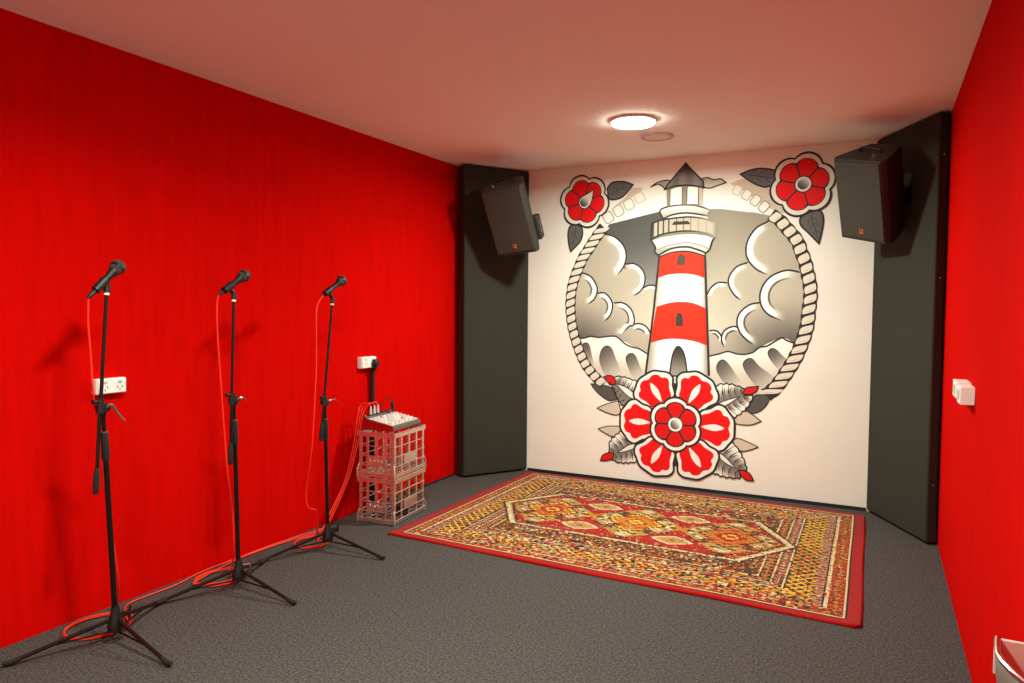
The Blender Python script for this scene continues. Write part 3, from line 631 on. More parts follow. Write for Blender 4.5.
def big_leaf(ln, vn, bn, flip):
    P = outline(pts(ln)); V = outline(pts(vn)); B = outline(pts(bn))
    tip = sum(B, Vector((0, 0)))/len(B); far = max(P, key=lambda p: (p-tip).length); ax = (far-tip); L = ax.length; ax = ax/L; n = Vector((-ax.y, ax.x))
    hw = max(abs((p-tip).dot(n)) for p in P)
    S = []
    for i, p in enumerate(P):                                   # scalloped edge
        k = math.sin((p-tip).dot(ax)/L*PI*7)**2; S.append(p+(p-(tip+ax*(p-tip).dot(ax))).normalized()*(.014*k-.004))
    def col(x, y):
        d = Vector((x, y))-tip; t = d.dot(ax)/L; s = abs(d.dot(n))/hw
        return mix((128, 119, 110), (242, 234, 222), sm(.10, .75, s)) if t > .1 else (226, 216, 202)
    q = Paint().fill(S, col, .014)
    for sg in (-1, 1):
        for k in range(6):
            t = .10+.82*k/5; a = tip+ax*L*min(.97, t+.12)
            b = None
            for m in range(40):
                pth = tip+ax*L*(t+.12-.14*m/39*1.0)+n*sg*hw*1.05*m/39
                if m > 3 and not inside(P, pth.x, pth.y): break
                b = pth
            if b is not None and (b-a).length > .02:
                mid = (a+b)/2+ax*.012; q.stroke([a, mid, b], .010, (54, 49, 45), taper0=.01, taper=.3)
                q.stroke([a-ax*.012, mid-ax*.013, a*.25+b*.75-ax*.014], .016, (122, 114, 105), taper=.5)
    q.stroke(S, .010, INK, True)
    q.shape(V, (236, 230, 220), .007)
    o = q.build('serrated_leaf', label='ribbed grey leaf with a red tip behind the big flower')
    Paint().shape(B, RED, .010).build('red_tip', o, label='red leaf tip')
for a in (('bl_ul', 'bv_ul', 'bb_ul', 1), ('bl_ll', 'bv_ll', 'bb_ll', 1), ('bl_ur', 'bv_ur', 'bb_ur', 1), ('bl_lr', 'bv_lr', 'bb_lr', 1)): big_leaf(*a)
# flowers
def lobes(c, rx, ry, k0, a0, amp, n=120, cnt=6):
    out = []
    for i in range(n):
        a = 2*PI*i/n; k = k0*(1-amp+amp*abs(math.cos((a-a0)*cnt/2))**.7)
        out.append(Vector((c.x+rx*k*math.cos(a), c.y+ry*k*math.sin(a))))
    return out
def wedge(c, rx, ry, k0, k1, a, half, n=9):
    """one rounded petal of a six-petal flower"""
    out = []
    for i in range(n):
        t = -1+2*i/(n-1); aa = a+half*t; k = k1*(1-.20*abs(t)**2.6); out.append(Vector((c.x+rx*k*math.cos(aa), c.y+ry*k*math.sin(aa))))
    out.append(Vector((c.x+rx*k0*math.cos(a+half*.8), c.y+ry*k0*math.sin(a+half*.8)))); out.append(Vector((c.x+rx*k0*math.cos(a-half*.8), c.y+ry*k0*math.sin(a-half*.8))))
    return out
def small_flower(nm, a0, label, drop):
    c, r, b, t, l = pts(nm); rx = (r.x-l.x)/2; ry = (t.y-b.y)/2; c = Vector(((r.x+l.x)/2, (t.y+b.y)/2)); hub = pts(nm)[0]
    fl = Paint().fill(lobes(c, rx, ry, 1, a0, .17), INK).fill(lobes(c, rx, ry, .93, a0, .17), (232, 222, 206)).fill(lobes(c, rx, ry, .80, a0, .17), INK).build('flower', label=label)
    for k in range(6):
        a = a0+k*PI/3
        Paint().fill(wedge(c, rx, ry, .2, .77, a, R(28)), RED).build('petal', fl)
    q = Paint()
    if drop:
        q.shape(crom([hub+Vector(d)*rx for d in ((-.25, -.05), (-.18, .14), (.0, .24), (.20, .34), (.32, .40), (.31, .18), (.22, -.12), (.02, -.27), (-.17, -.2))], 4, True), (226, 214, 198), .010)
    else: q.disc(hub, rx*.27, INK).disc(hub, rx*.23, (232, 222, 208))
    h2 = hub+Vector((-.03, -.03))*rx if drop else hub
    q.disc(h2, rx*.165, lingrad(h2+Vector((-.02, -.03)), (70, 66, 62), h2+Vector((.03, .035)), (214, 204, 190))); q.build('flower_centre', fl)
small_flower('fl_left', R(47), 'small red flower at the upper left of the mural', True)
small_flower('fl_right', R(76), 'small red flower at the upper right of the mural', False)
cB, lB, bB, rB, tB = pts('fl_big'); RX = (rB.x-lB.x)/2; RY = (tB.y-bB.y)/2*1.115; cB = Vector(((rB.x+lB.x)/2, (tB.y+bB.y)/2))
def polar(a, prof):
    ca, sa = math.cos(a), math.sin(a)
    return [Vector((cB.x+RX*(r*ca-t*sa), cB.y+RY*(r*sa+t*ca))) for r, t in prof]
OUT = [(.40, .215), (.58, .315), (.70, .385), (.81, .355), (.885, .265), (.965, .15), (.975, 0)]; OUT = OUT+[(r, -t) for r, t in OUT[::-1][1:]]
REDP = [(.40, .155), (.57, .235), (.69, .30), (.76, .275), (.79, .215), (.86, .19), (.905, .10), (.88, 0)]; REDP = REDP+[(r, -t) for r, t in REDP[::-1][1:]]
SLIT = [(.44, 0), (.55, .040), (.66, .055), (.76, .03), (.81, 0), (.76, -.03), (.66, -.055), (.55, -.04)]
big = Paint().fill(lobes(cB, RX, RY, .70, R(90), .05), INK).build('flower', label='large red flower at the foot of the lighthouse')
for k in (1, 2, 0, 3, 5, 4):
    a = R(60*k+(3 if k in (2, 5) else 0))
    o = Paint().shape(crom(polar(a, OUT), 4, True), (240, 234, 224), .016).fill(crom(polar(a, REDP), 4, True), (232, 8, 8), ).build('petal', big)
    Paint().fill(crom(polar(a, SLIT), 4, True), (240, 234, 224)).build('petal_slit', o)
q = Paint().fill(lobes(cB, RX, RY, .480, R(90), .14), INK).fill(lobes(cB, RX, RY, .440, R(90), .14), (240, 234, 224)).fill(lobes(cB, RX, RY, .385, R(90), .15), INK)
for k in range(6): q.fill(wedge(cB, RX, RY, .1, .365, R(90+60*k), R(27)), (216, 10, 10))
q.disc(cB, RX*.135, INK).disc(cB, RX*.118, (242, 238, 230)).disc(cB, RX*.085, lingrad(cB+Vector((-.02, -.02)), (104, 98, 92), cB+Vector((.03, .025)), (236, 230, 222)))
q.build('flower_centre', big, label='small inner red rosette of the large flower')
# ------------------------------------------------------------------ rug
RU, RV, RT = 2.54, 1.88, .011
rug = thing('patterned_rug', (-2.577, 3.444, 0), 'large red and gold patterned rug lying on grey carpet in front of the mural', 'rug', None, (0, 0, R(-1.94)))
def rug_pattern(U, V):
    g = np.random.default_rng(3)
    pal = {k: np.array(lin(v)) for k, v in dict(red=(150, 18, 12), edge=(150, 13, 9), gold=(170, 112, 26), yel=(206, 162, 44), cream=(202, 180, 132), dark=(44, 24, 14), org=(172, 72, 18), teal=(104, 116, 104), pink=(168, 116, 92), brn=(82, 46, 22), tan=(160, 130, 84)).items()}
    shp = U.shape; C = np.zeros(shp+(3,)); put = lambda m, k: C.__setitem__(m, pal[k])
    dU = np.minimum(U, RU-U); dV = np.minimum(V, RV-V); m = np.minimum(dU*1.0, dV*1.25); ends = dU < dV*1.25
    run = np.where(ends, V, U); rnd = g.random(shp)
    # busy ground: small repeated flowers in staggered rows
    p = .062; row = np.floor(m/p*1.6); cx_ = ((run+row % 2*p/2) % p)/p-.5; cy_ = (m*1.6 % p)/p-.5; rr = np.abs(cx_)+np.abs(cy_)
    idx = (np.floor((run+row % 2*p/2)/p)*7+row*3) % 5
    side = ~ends
    put(np.ones(shp, bool), 'brn')
    put(rr < .42, 'gold'); put((rr < .42) & (idx == 1), 'org'); put((rr < .42) & (idx == 3), 'brn'); put((rr < .42) & (idx == 4), 'tan')
    put((rr < .46) & (rr > .36), 'dark'); put(rr < .22, 'red'); put((rr < .22) & (idx % 2 == 1), 'dark'); put(rr < .1, 'cream')
    # concentric frames
    def diam(lo, hi, per, seq, bg):
        k = (m >= lo) & (m < hi); c = (lo+hi)/2; a = np.abs((run % per)/per-.5)*2; b = np.abs(m-c)/((hi-lo)/2); d = a+b
        put(k, bg)
        for lim, col in seq: put(k & (d < lim), col)
    diam(.075, .145, .05, [(1.0, 'gold'), (.75, 'dark'), (.5, 'org'), (.25, 'yel')], 'red')
    put((m >= .145) & (m < .158), 'cream'); put((m >= .158) & (m < .168), 'dark')
    k = (m >= .168) & (m < .215); put(k, 'pink'); a = (run % .04) < .02; put(k & a, 'brn'); put(k & ((run % .04) < .008), 'tan'); put(k & (np.abs(m-.19) < .008) & a, 'red')
    # wide lattice frame
    k = (m >= .215) & (m < .335); s1 = ((run+m) % .06)/.06; s2 = ((run-m) % .06)/.06
    put(k, 'brn'); chk = (np.floor((run+m)/.06)+np.floor((run-m)/.06)) % 3; put(k & (chk == 1), 'red'); put(k & (chk == 2), 'dark')
    put(k & ((s1 < .22) | (s2 < .22)), 'yel'); put(k & ((s1 > .42) & (s1 < .62) & (s2 > .42) & (s2 < .62)), 'dark')
    put((m >= .335) & (m < .345), 'dark'); put((m >= .345) & (m < .355), 'cream')
    diam(.355, .405, .042, [(1.0, 'pink'), (.7, 'red'), (.35, 'cream')], 'brn')
    put((m >= .405) & (m < .415), 'cream')
    diam(.415, .475, .05, [(1.0, 'gold'), (.72, 'red'), (.35, 'tan')], 'dark')
    put((m >= .475) & (m < .485), 'cream')
    # centre field
    x = U-1.235; y = V-.955; a = np.abs(x); b = np.abs(y)
    hexd = np.maximum(b/.385, (a-.02+b*.62)/.90)
    put(hexd < 1.06, 'dark'); put(hexd < 1.035, 'cream'); put(hexd < 1.0, 'tan'); put(hexd < .985, 'dark'); put(hexd < .965, 'red')
    f = hexd < .95
    # small motifs in the red ground
    for sx in (-.3, .3):
        for sy in (-.235, .235):
            aa = np.abs(x-sx*.98); ab = np.abs(y-sy); d = np.maximum(aa/.16, ab/.10)*.25+(aa/.16+ab/.10)*.75
            put(f & (d < .82), 'cream'); put(f & (d < .66), 'tan'); put(f & (d < .5) & ((np.floor(aa/.016)+np.floor(ab/.016)) % 2 == 0), 'gold'); put(f & (d < .16), 'red')
    st = (np.floor(x/.056)+np.floor(y/.056)) % 2; mo = (np.abs(((x+.5) % .112)/.112-.5)+np.abs(((y+.5) % .112)/.112-.5)) < .13
    put(f & mo & (C[..., 0] == pal['red'][0]), 'pink')
    for i, xc in enumerate((-.59, .0, .59)):
        q = .024; ax = np.abs(np.floor((x-xc)/q)*q+q/2); ay = np.abs(np.floor(y/q)*q+q/2); d = ax/.325+ay/.37
        for lim, col in ((1.0, 'dark'), (.965, 'gold'), (.92, 'tan'), (.84, 'brn'), (.80, 'cream'), (.76, 'tan'), (.70, 'red' if i != 1 else 'brn'), (.67, 'cream' if i == 1 else 'tan'), (.62, 'dark'), (.55, 'yel' if i != 2 else 'gold'), (.49, 'org'), (.38, 'gold'), (.25, 'red'), (.17, 'yel'), (.10, 'dark')):
            put(f & (d < lim), col)
        zz = f & (d > .56) & (d < .92) & ((np.floor((ax-ay)/.022) % 3) == 0); put(zz, 'gold'); put(zz & (np.floor(ax/.048) % 2 == 0), 'brn')
        put(f & (d < .42) & ((np.floor(ax/.022)+np.floor(ay/.022)) % 3 == 0), 'red' if i != 1 else 'gold')
    # red selvedge with a thin pale inner line
    put(m < .075, 'cream'); put(m < .064, 'dark'); put(m < .056, 'edge')
    # hand-woven irregularity
    mask = (m > .075); cU, cV = (np.floor(U/.0171)).astype(int), (np.floor(V/.0171)).astype(int); other = g.choice(11, size=(cU.max()+1, cV.max()+1))[cU, cV]
    rb = g.random((cU.max()+1, cV.max()+1))[cU, cV]; rnd = np.where(side & ~f, rb*.8+rnd*.2, rnd); keys = np.array([pal[k] for k in ('dark', 'brn', 'gold', 'tan', 'org', 'cream', 'red', 'dark', 'teal', 'red', 'gold')])
    sw = mask & (rnd < np.where(f, .10, np.where(side, .42, .20))); C[sw] = keys[other][sw]
    C *= (1+.20*(g.random(shp)-.5))[..., None]
    return C
du = .0085; NU = int(RU/du); NV = int(RV/du)
uu = np.linspace(0, RU, NU+1); vv = np.linspace(0, RV, NV+1); GU, GV = np.meshgrid(uu, vv, indexing='ij')
GU0 = GU; edge_wave = .0030*np.sin(GV*9.0)*np.exp(-(RU-GU)/.05)+.0022*np.sin(GU*7.0+1)*np.exp(-GV/.05)+.006*np.exp(-((RU-GU)**2+GV**2)/.004)
GX = GU-(GV/RV)*(.039+.040*GU/RU)+.002*np.sin(GV*5.5)*np.exp(-(RU-GU)/.08); GY = GV+.005*np.sin(GU*4.2)*np.exp(-GV/.08)
GZ = RT+np.maximum(edge_wave, -.004)
nv = (NU+1)*(NV+1); vs = np.stack([GX, GY, GZ], -1).reshape(-1, 3)
ii, jj = np.meshgrid(np.arange(NU), np.arange(NV), indexing='ij'); a = (ii*(NV+1)+jj).ravel()
F = np.stack([a, a+NV+1, a+NV+2, a+1], -1)
me = bpy.data.meshes.new('pile'); me.from_pydata(vs.tolist(), [], F.tolist()); me.materials.append(M['rug'])
FC = rug_pattern((ii.ravel()+.5)*du, (jj.ravel()+.5)*du)
ca = me.color_attributes.new('Col', 'FLOAT_COLOR', 'CORNER')
ca.data.foreach_set('color', np.repeat(np.concatenate([FC, np.ones((len(FC), 1))], 1), 4, axis=0).astype(np.float32).ravel())
po = bpy.data.objects.new('pile', me); COL.objects.link(po); po.parent = rug
ring = [(i, 0) for i in range(NU+1)]+[(NU, j) for j in range(1, NV+1)]+[(i, NV) for i in range(NU-1, -1, -1)]+[(0, j) for j in range(NV-1, 0, -1)]
ring = ring[::4]; bd = MB(); prof = [(0, 1.0), (.006, .8), (.009, .45), (.006, .0), (0, 0)]; n = len(ring); bv = []; bf = []
for (i, j) in ring:
    p = Vector((GX[i, j], GY[i, j], 0)); z = GZ[i, j]+.0008
    o = Vector((1 if i == NU else -1 if i == 0 else 0, 1 if j == NV else -1 if j == 0 else 0, 0))
    bv += [p+o*d+Vector((0, 0, max(.0005, z*h))) for d, h in prof]
for k in range(n):
    for s in range(4): a0 = k*5+s; b0 = ((k+1) % n)*5+s; bf.append((a0, b0, b0+1, a0+1))
bd.add(bv, bf); bd.build('binding', M['rug_edge'], rug)
# ------------------------------------------------------------------ microphone stands, microphones and cables
def foot_dirs(k): return [((-119.5, .347), (-4.8, .347), (117.8, .373)), ((-121, .345), (-1.5, .349), (118, .345)), ((-117.5, .356), (2.7, .355), (122.9, .356))][k]
WHO = ('nearest the camera', 'in the middle of the row', 'nearest the wire crates')
def mic_stand(k):
    s = STANDS[k]; bx, by = s['base']; O = Vector((bx, by, 0)); L = lambda p: Vector(p)-O
    root = thing('microphone_stand', (bx, by, 0), 'black tripod microphone stand '+WHO[k]+', before the red wall', 'microphone stand', 'tripod microphone stands')
    pt = L(s['pole_top']); cl = L(s['clamp']); bt = L(s['boom_top']); bo = L(s['boom_bottom'])
    ax = (cl-Vector((0, 0, .1))).normalized(); up = lambda z: Vector((cl.x*(z-.1)/(cl.z-.1)*1.0, cl.y*(z-.1)/(cl.z-.1), z)) if z > .1 else Vector((0, 0, z))
    zc = cl.z
    MB().lathe([(.012, .048), (.028, .054), (.031, .072), (.027, .09), (.018, .125), (.014, .150), (.013, .155)], n=20).build('hub', M['blk_plastic'], root)
    kn = MB().tube([(.02, .012, .125), (.05, .028, .128)], .006, 8); kn.tube([(.047, .026, .105), (.052, .029, .155)], [.006, .004], 8); kn.build('hub_lock_screw', M['chrome'] if k == 1 else M['blk_plastic'], root)
    MB().tube([(0, 0, .06), up(.2), up(zc-.20)], .0105, 12).build('lower_tube', M['blk'], root)
    cg = MB(); p0, p1 = up(zc-.20), up(zc-.10); d = p1-p0
    cg.tube([p0-d*.12, p0, p0+d*.12, p0+d*.8, p1, p1+d*.06], [.0112, .0142, .0150, .0138, .0125, .010], 14); c_ = cg.build('height_clutch', M['rubber'], root)
    MB().tube([p1+d*.03, p1+d*.07], .0128, 14).build('clutch_band', M['mixer_blk'], c_)
    MB().tube([p1, up(zc+.01)], .0078, 12).build('upper_tube', M['blk'], root)
    cm = MB(); cx = up(zc); toC = (cl-cx)
    cm.lathe([(.004, -.022), (.017, -.020), (.020, -.008), (.020, .008), (.017, .020), (.004, .022)], cx, (1, .15, 0), 16)
    bdir = (bt-bo).normalized(); onb = bo+bdir*((cx-bo).dot(bdir)); cm.tube([cx, onb], .011, 10); cm.tube([onb-bdir*.02, onb+bdir*.02], .0135, 12)
    cm.tube([cx, cx-Vector((0, 0, .03))], .012, 10)
    cmo = cm.build('boom_clamp', M['blk_plastic'], root)
    wg = L(s['wing'])
    h = MB().tube(crom([cx+Vector((.018, .004, .004)), cx+Vector((.03, .016, .012)), cx+(wg-cx)*.65+Vector((.01, 0, .012)), wg+Vector((.01, 0, 0))], 4), [.006]*5+[.0045]*5+[.0032]*3, 8); h.build('wing_handle', M['chrome'] if k != 0 else M['mixer_blk'], cmo)
    kb = MB(); kz = onb+bdir*.028; kb.tube([kz-bdir*.009, kz+bdir*.009], .013, 12); kb.tube([kz, kz+Vector((.004, -.030, 0))], .006, 10); kb.tube([kz+Vector((.004, -.026, 0)), kz+Vector((.004, -.036, 0))], .009, 10); kb.build('boom_lock_knob', M['blk_plastic'], root)
    bm_ = MB().tube([bo, bt], .0068, 12).build('boom_arm', M['blk'], root)
    MB().tube([bo-bdir*.012, bo-bdir*.002, bo+bdir*.05, bo+bdir*.08, bo+bdir*.088], [.008, .0115, .0115, .0095, .007], 14).build('counterweight', M['rubber'], bm_)
    MB().tube([bt-bdir*.012, bt-bdir*.002], .0098, 14).build('thread_ring', M['white_pl'], bm_, )
    # clip: swivel above the boom end and the cradle round the handle
    tail, head = L(s['tail']), L(s['head']); md = (head-tail).normalized()
    mc = tail+md*((bt-tail).dot(md)); up_n = (mc-bt)
    cp = MB(); cp.tube([bt-bdir*.002, bt+bdir*.03], [.0125, .0115], 14); cp.tube([bt+bdir*.026, mc], [.009, .012], 10)
    cp.tube([mc-md*.028, mc+md*.03], [.0165, .0180], 16, cap=False); cp.build('microphone_clip', M['blk_plastic'], root)
    # legs
    for ang, rad in foot_dirs(k):
        a = R(ang); f = Vector((math.cos(a)*rad, math.sin(a)*rad, .014)); top = Vector((math.cos(a)*.022, math.sin(a)*.022, .098))
        lg = MB().tube([top, top.lerp(f, .5), f], [.0078, .0078, .0078], 10).build('leg', M['blk'], root)
        d = (f-top).normalized(); e = f+d*.012; e.z = .013
        ft = MB().tube([f-d*.035, f-d*.030, f, e, e+Vector((d.x, d.y, .35))*.014], [.008, .0095, .0105, .0105, .007], 12); ft.build('rubber_foot', M['rubber'], lg)
        MB().tube([Vector((math.cos(a)*.02, math.sin(a)*.02, .052)), top.lerp(f, .55)-Vector((0, 0, .006))], .0042, 8).build('leg_brace', M['blk'], lg)
    return root
def microphone(k):
    s = STANDS[k]; tl = Vector(s['tail']); hd = Vector(s['head']); d = (hd-tl).normalized(); bt = Vector(s['boom_top'])
    hd = hd+d*.004; tl = hd-d*.130
    root = thing('microphone', tuple(tl), 'black handheld microphone in the clip of the stand '+WHO[k], 'microphone', 'vocal microphones')
    Ln = (hd-tl).length
    MB().lathe([(.0085, 0), (.0105, .002), (.0112, .02), (.0150, Ln-.045), (.0190, Ln-.032), (.0205, Ln-.024), (.021, Ln-.018)], (0, 0, 0), d, 20).build('handle', M['blk_plastic'], root)
    c0 = Ln
    MB().lathe([(.0210, c0-.02), (.0262, c0-.012), (.0285, c0-.004), (.0290, c0+.002), (.0275, c0+.014), (.0235, c0+.022), (.014, c0+.028), (0, c0+.030)], (0, 0, 0), d, 24).build('mesh_head', M['mesh'], root)
    MB().lathe([(.0270, c0-.008), (.0296, c0-.005), (.0296, c0+.003), (.0280, c0+.006)], (0, 0, 0), d, 24).build('head_band', M['blk'], root)
    return root, tl, d
def circle_loop(C3, turns, r, jit, seed):
    g = random.Random(seed); c, r0 = circle_fit([Vector((p[0], p[1])) for p in C3]); out = []
    c.x = max(c.x, XL+r+.02); n = int(turns*18); ph = g.random()
    for i in range(n):
        a = -2*PI*i/18+PI*.6; rr = r*(1+jit*math.sin(i*.37+ph*6)+.04*math.sin(a*2+ph)); out.append(Vector((c.x+rr*math.cos(a)*.9, c.y+rr*math.sin(a)*1.1, .006+.0062*(i/18))))
    return out
MIX_IN = [(-2.878, 3.655, .678), (-2.882, 3.697, .678), (-2.886, 3.739, .678)]
def cable(k, plug_at):
    c = CABLES[k]; tl, d = plug_at
    root = thing('microphone_cable', tuple(tl), 'red cable hanging from the microphone '+WHO[k]+', coiled at its foot', 'cable', 'red microphone cables')
    hang = [tl-d*.038]+[Vector(p) for p in c['hang'][1:]]
    if k == 2: hang = hang[:-1]
    coil = circle_loop(c['coil'], 2.3 if k != 1 else 2.7, (.118, .108, .095)[k], .05, k)
    run = [Vector((max(p[0], XL+.016+.011*k), p[1], .007+.002*k)) for p in c['run'] if p[1] > (2.02, 2.62, 3.2)[k]]
    st = Vector((coil[-1].x, coil[-1].y, .03))
    end = Vector(MIX_IN[k]); fl = run[-1]
    rise = [Vector((-2.985+.012*k, 3.40+.02*k, .10+.02*k)), Vector((-2.965+.01*k, 3.50+.02*k, .26+.03*k)), Vector((-2.945+.004*k, 3.565+.022*k, .48+.02*k)), Vector((-2.940, 3.60+.024*k, .66)), Vector((-2.935, 3.628+.028*k, .735-.01*k)), Vector((end.x-.01, end.y-.012, .745)), end+Vector((0, 0, .04))]
    path = hang+[Vector((hang[-1].x*.4+coil[0].x*.6, hang[-1].y*.5+coil[0].y*.5, .02))]+coil+run+rise
    o = Vector(tl); P = [p-o for p in crom(path, 5)]
    for p in P:
        if p.z+o.z < .0045: p.z = .0045-o.z
        if p.x+o.x < XL+.012: p.x = XL+.012-o.x
    MB().tube(P, .0036, 7).build('cord', M['cable'], root)
    MB().tube([Vector((0, 0, 0))-d*.001, -d*.004, -d*.030, -d*.042], [.0080, .0092, .0082, .0045], 12).build('plug', M['blk_plastic'], root)
    e = end-o
    MB().tube([e+Vector((0, 0, -.004)), e+Vector((0, 0, .020)), e+Vector((0, 0, .048))], [.0085, .0085, .005], 10).build('plug', M['grey_pl'], root, )
    return root
for k in range(3):
    mic_stand(k); mr, tl, d = microphone(k); cable(k, (tl, d))
# ------------------------------------------------------------------ wire crates, mixer
CR = R(6.0); CO = Vector((-2.655, 3.600, 0)); CW, CD, CH = .25, .385, .289
def crate(z, label):
    root = thing('wire_crate', (CO.x, CO.y, z), label, 'crate', 'stacked wire crates', (0, 0, CR))
    x0, x1, y0, y1 = -CW, 0., 0., CD; st = .0035
    def band(za, zb, off, nm):
        q = MB(); t = .003
        a = [(x0-off, y0-off), (x1+off, y0-off), (x1+off, y1+off), (x0-off, y1+off)]
        for i in range(4):
            p, r = Vector((*a[i], 0)), Vector((*a[(i+1) % 4], 0)); d = (r-p).normalized(); n = Vector((d.y, -d.x, 0))
            Tm = Matrix(((d.x, n.x, 0, p.x), (d.y, n.y, 0, p.y), (0, 0, 1, 0), (0, 0, 0, 1)))
            q.box((-t, -t/2, za), ((r-p).length+t, t/2, zb), Tm)
            q.tube([p+Vector((0, 0, zb)), r+Vector((0, 0, zb))], .0045, 8)
        return q.build(nm, M['zinc'], root)
    band(CH-.030, CH-.005, .008, 'top_rim'); band(.006, .028, .008, 'bottom_rim')
    def wire(za, off=.002):
        q = MB(); a = [Vector((x0-off, y0-off, za)), Vector((x1+off, y0-off, za)), Vector((x1+off, y1+off, za)), Vector((x0-off, y1+off, za))]
        for i in range(4): q.tube([a[i], a[(i+1) % 4]], .0036, 8)
        q.build('wire', M['zinc'], root)
    for za in (.075, .136, .200): wire(za)
    def strip(px, py, along, wd):
        q = MB(); hw = wd/2; t = .0022
        q.box((px-hw, py-t, .02), (px+hw, py+t, CH-.02)) if along == 'x' else q.box((px-t, py-hw, .02), (px+t, py+hw, CH-.02)); q.build('upright', M['zinc'], root)
    for f in (.24, .50, .76):
        for yy in (y0, y1): strip(x0+CW*f, yy, 'x', .016)
    for f in (.24, .49, .74):
        for xx in (x0, x1): strip(xx, y0+CD*f, 'y', .018)
    for px in (x0, x1):
        for py in (y0, y1):
            sx = 1 if px == x0 else -1; sy = 1 if py == y0 else -1; q = MB()
            q.box((min(px, px+sx*.020), py-.002, .004), (max(px, px+sx*.020), py+.002, CH-.004)); q.box((px-.002, min(py, py+sy*.020), .004), (px+.002, max(py, py+sy*.020), CH-.004))
            q.build('corner_post', M['zinc'], root)
            MB().tube([(px-sx*.010, py-sy*.010, .0), (px-sx*.009, py-sy*.009, .05), (px, py, .09)], [.006, .006, .003], 8).build('stacking_foot', M['zinc'], root)
    g = MB()
    for f in range(1, 7): g.tube([(x0, y0+CD*f/7, .016), (x1, y0+CD*f/7, .016)], .003, 6)
    for f in range(1, 6): g.tube([(x0+CW*f/6, y0, .020), (x0+CW*f/6, y1, .020)], .003, 6)
    g.build('base_grid', M['zinc'], root)
    # stamped plates on the two visible sides: raised illegible scroll marks
    pl = MB().box((x0+CW*.25, y0-.006, .079), (x0+CW*.75, y0-.003, .132)).build('name_plate', M['zinc'], root, bevel=.0008)
    q = MB()
    for i in range(5):
        xa = x0+CW*.30+i*.028; ph = i*1.3
        q.tube(crom([(xa, y0-.0065, .090), (xa+.006, y0-.0065, .120-.006*(i % 2)), (xa+.014, y0-.0065, .098+.008*math.sin(ph)), (xa+.022, y0-.0065, .114)], 4), .0018, 6)
    q.build('stamped_mark', M['zinc'], pl)
    pl = MB().box((x1+.003, y0+CD*.30, .079), (x1+.006, y0+CD*.70, .132)).build('name_plate', M['zinc'], root, bevel=.0008)
    return root
crate(0.0, 'lower of the two stacked silver wire crates, standing on the carpet')
crate(CH, 'upper of the two stacked silver wire crates, carrying the mixer')
ad = thing('power_adapter', (-2.735, 3.80, .024), 'black power adapter lying inside the lower wire crate', 'power adapter', None, (0, 0, R(12)))
MB().box((-.035, -.055, .0), (.035, .055, .055)).build('case', M['blk_plastic'], ad, bevel=.006)
MB().tube(crom([(0, .055, .03), (-.02, .09, .03), (-.06, .10, .012), (-.10, .05, .010), (-.10, -.06, .008)], 5), .004, 8).build('lead', M['blk_plastic'], ad)
mixer = thing('mixing_desk', (CO.x, CO.y, 2*CH), 'small grey audio mixer with red cheek and many knobs on the upper wire crate', 'mixer', None, (0, 0, CR))
mx0, mx1, my0, my1 = -.236, -.012, .014, .365
prof = [(mx0, .006), (mx1-.01, .006), (mx1, .012), (mx1, .034), (mx1-.012, .041), (mx0+.035, .075), (mx0+.01, .094), (mx0, .094)]
Txz = Matrix(((1, 0, 0, 0), (0, 0, 1, 0), (0, 1, 0, 0), (0, 0, 0, 1)))
MB().prism(prof, my0+.006, my1-.006, Txz).build('body', M['mixer_blk'], mixer, bevel=.002)
MB().prism(prof, my0, my0+.008, Txz).build('side_cheek', M['mixer_red'], mixer, bevel=.002).__setitem__('label', 'dark red side cheek')
MB().prism(prof, my1-.008, my1, Txz).build('side_cheek', M['mixer_red'], mixer, bevel=.002)
sl = Vector((mx0+.035-(mx1-.012), 0, .075-.041)); sl_n = Vector((-sl.z, 0, sl.x)).normalized()*(-1)
face = lambda u, y: Vector((mx1-.012, y, .041))+sl*u
pn = MB(); c4 = [face(.01, my0+.01), face(.99, my0+.01), face(.99, my1-.01), face(.01, my1-.01)]
pn.add([p+sl_n*h for h in (-.001, .0025) for p in c4], [(0, 1, 2, 3), (4, 7, 6, 5), (0, 4, 5, 1), (1, 5, 6, 2), (2, 6, 7, 3), (3, 7, 4, 0)]); pn.build('control_panel', M['mixer_top'], mixer)
for j in range(8):
    yy = my0+.030+j*.040
    for i, u in enumerate((.34, .50, .66, .82)):
        p = face(u, yy)+sl_n*.002
        MB().lathe([(.0055, 0), (.0055, .005), (.004, .012), (.0035, .013)], p, sl_n, 10).build('knob', M[('knob_w', 'knob_w', 'grey_pl', 'grey_pl')[(i+j*3) % 4] if (i, j) not in ((3, 2), (0, 5)) else 'knob_r'], mixer)
    f = MB(); p = face(.05, yy); r = face(.25, yy); f.tube([p+sl_n*.003, r+sl_n*.003], .0018, 6); fo = f.build('fader', M['slot'], mixer)
    c = face(.10+.1*((j*37) % 10)/10, yy)+sl_n*.003; MB().lathe([(.008, 0), (.006, .009), (.006, .010)], c, sl_n, 8).build('fader_cap', M['knob_w'], fo)
for j in range(7):
    p = Vector((mx0+.018, my0+.04+j*.042, .094)); MB().lathe([(.010, 0), (.010, .004), (.006, .005)], p, (0, 0, 1), 12).build('jack', M['knob_k'], mixer)
jp = thing('jack_lead', (-2.862, 3.865, 2*CH+.10), 'black jack plug with a thin dark lead standing in the far end of the mixer', 'cable')
MB().tube([(0, 0, -.006), (0, 0, .014), (0, 0, .05), (0, 0, .062)], [.007, .011, .011, .005], 12).build('plug', M['blk_plastic'], jp)
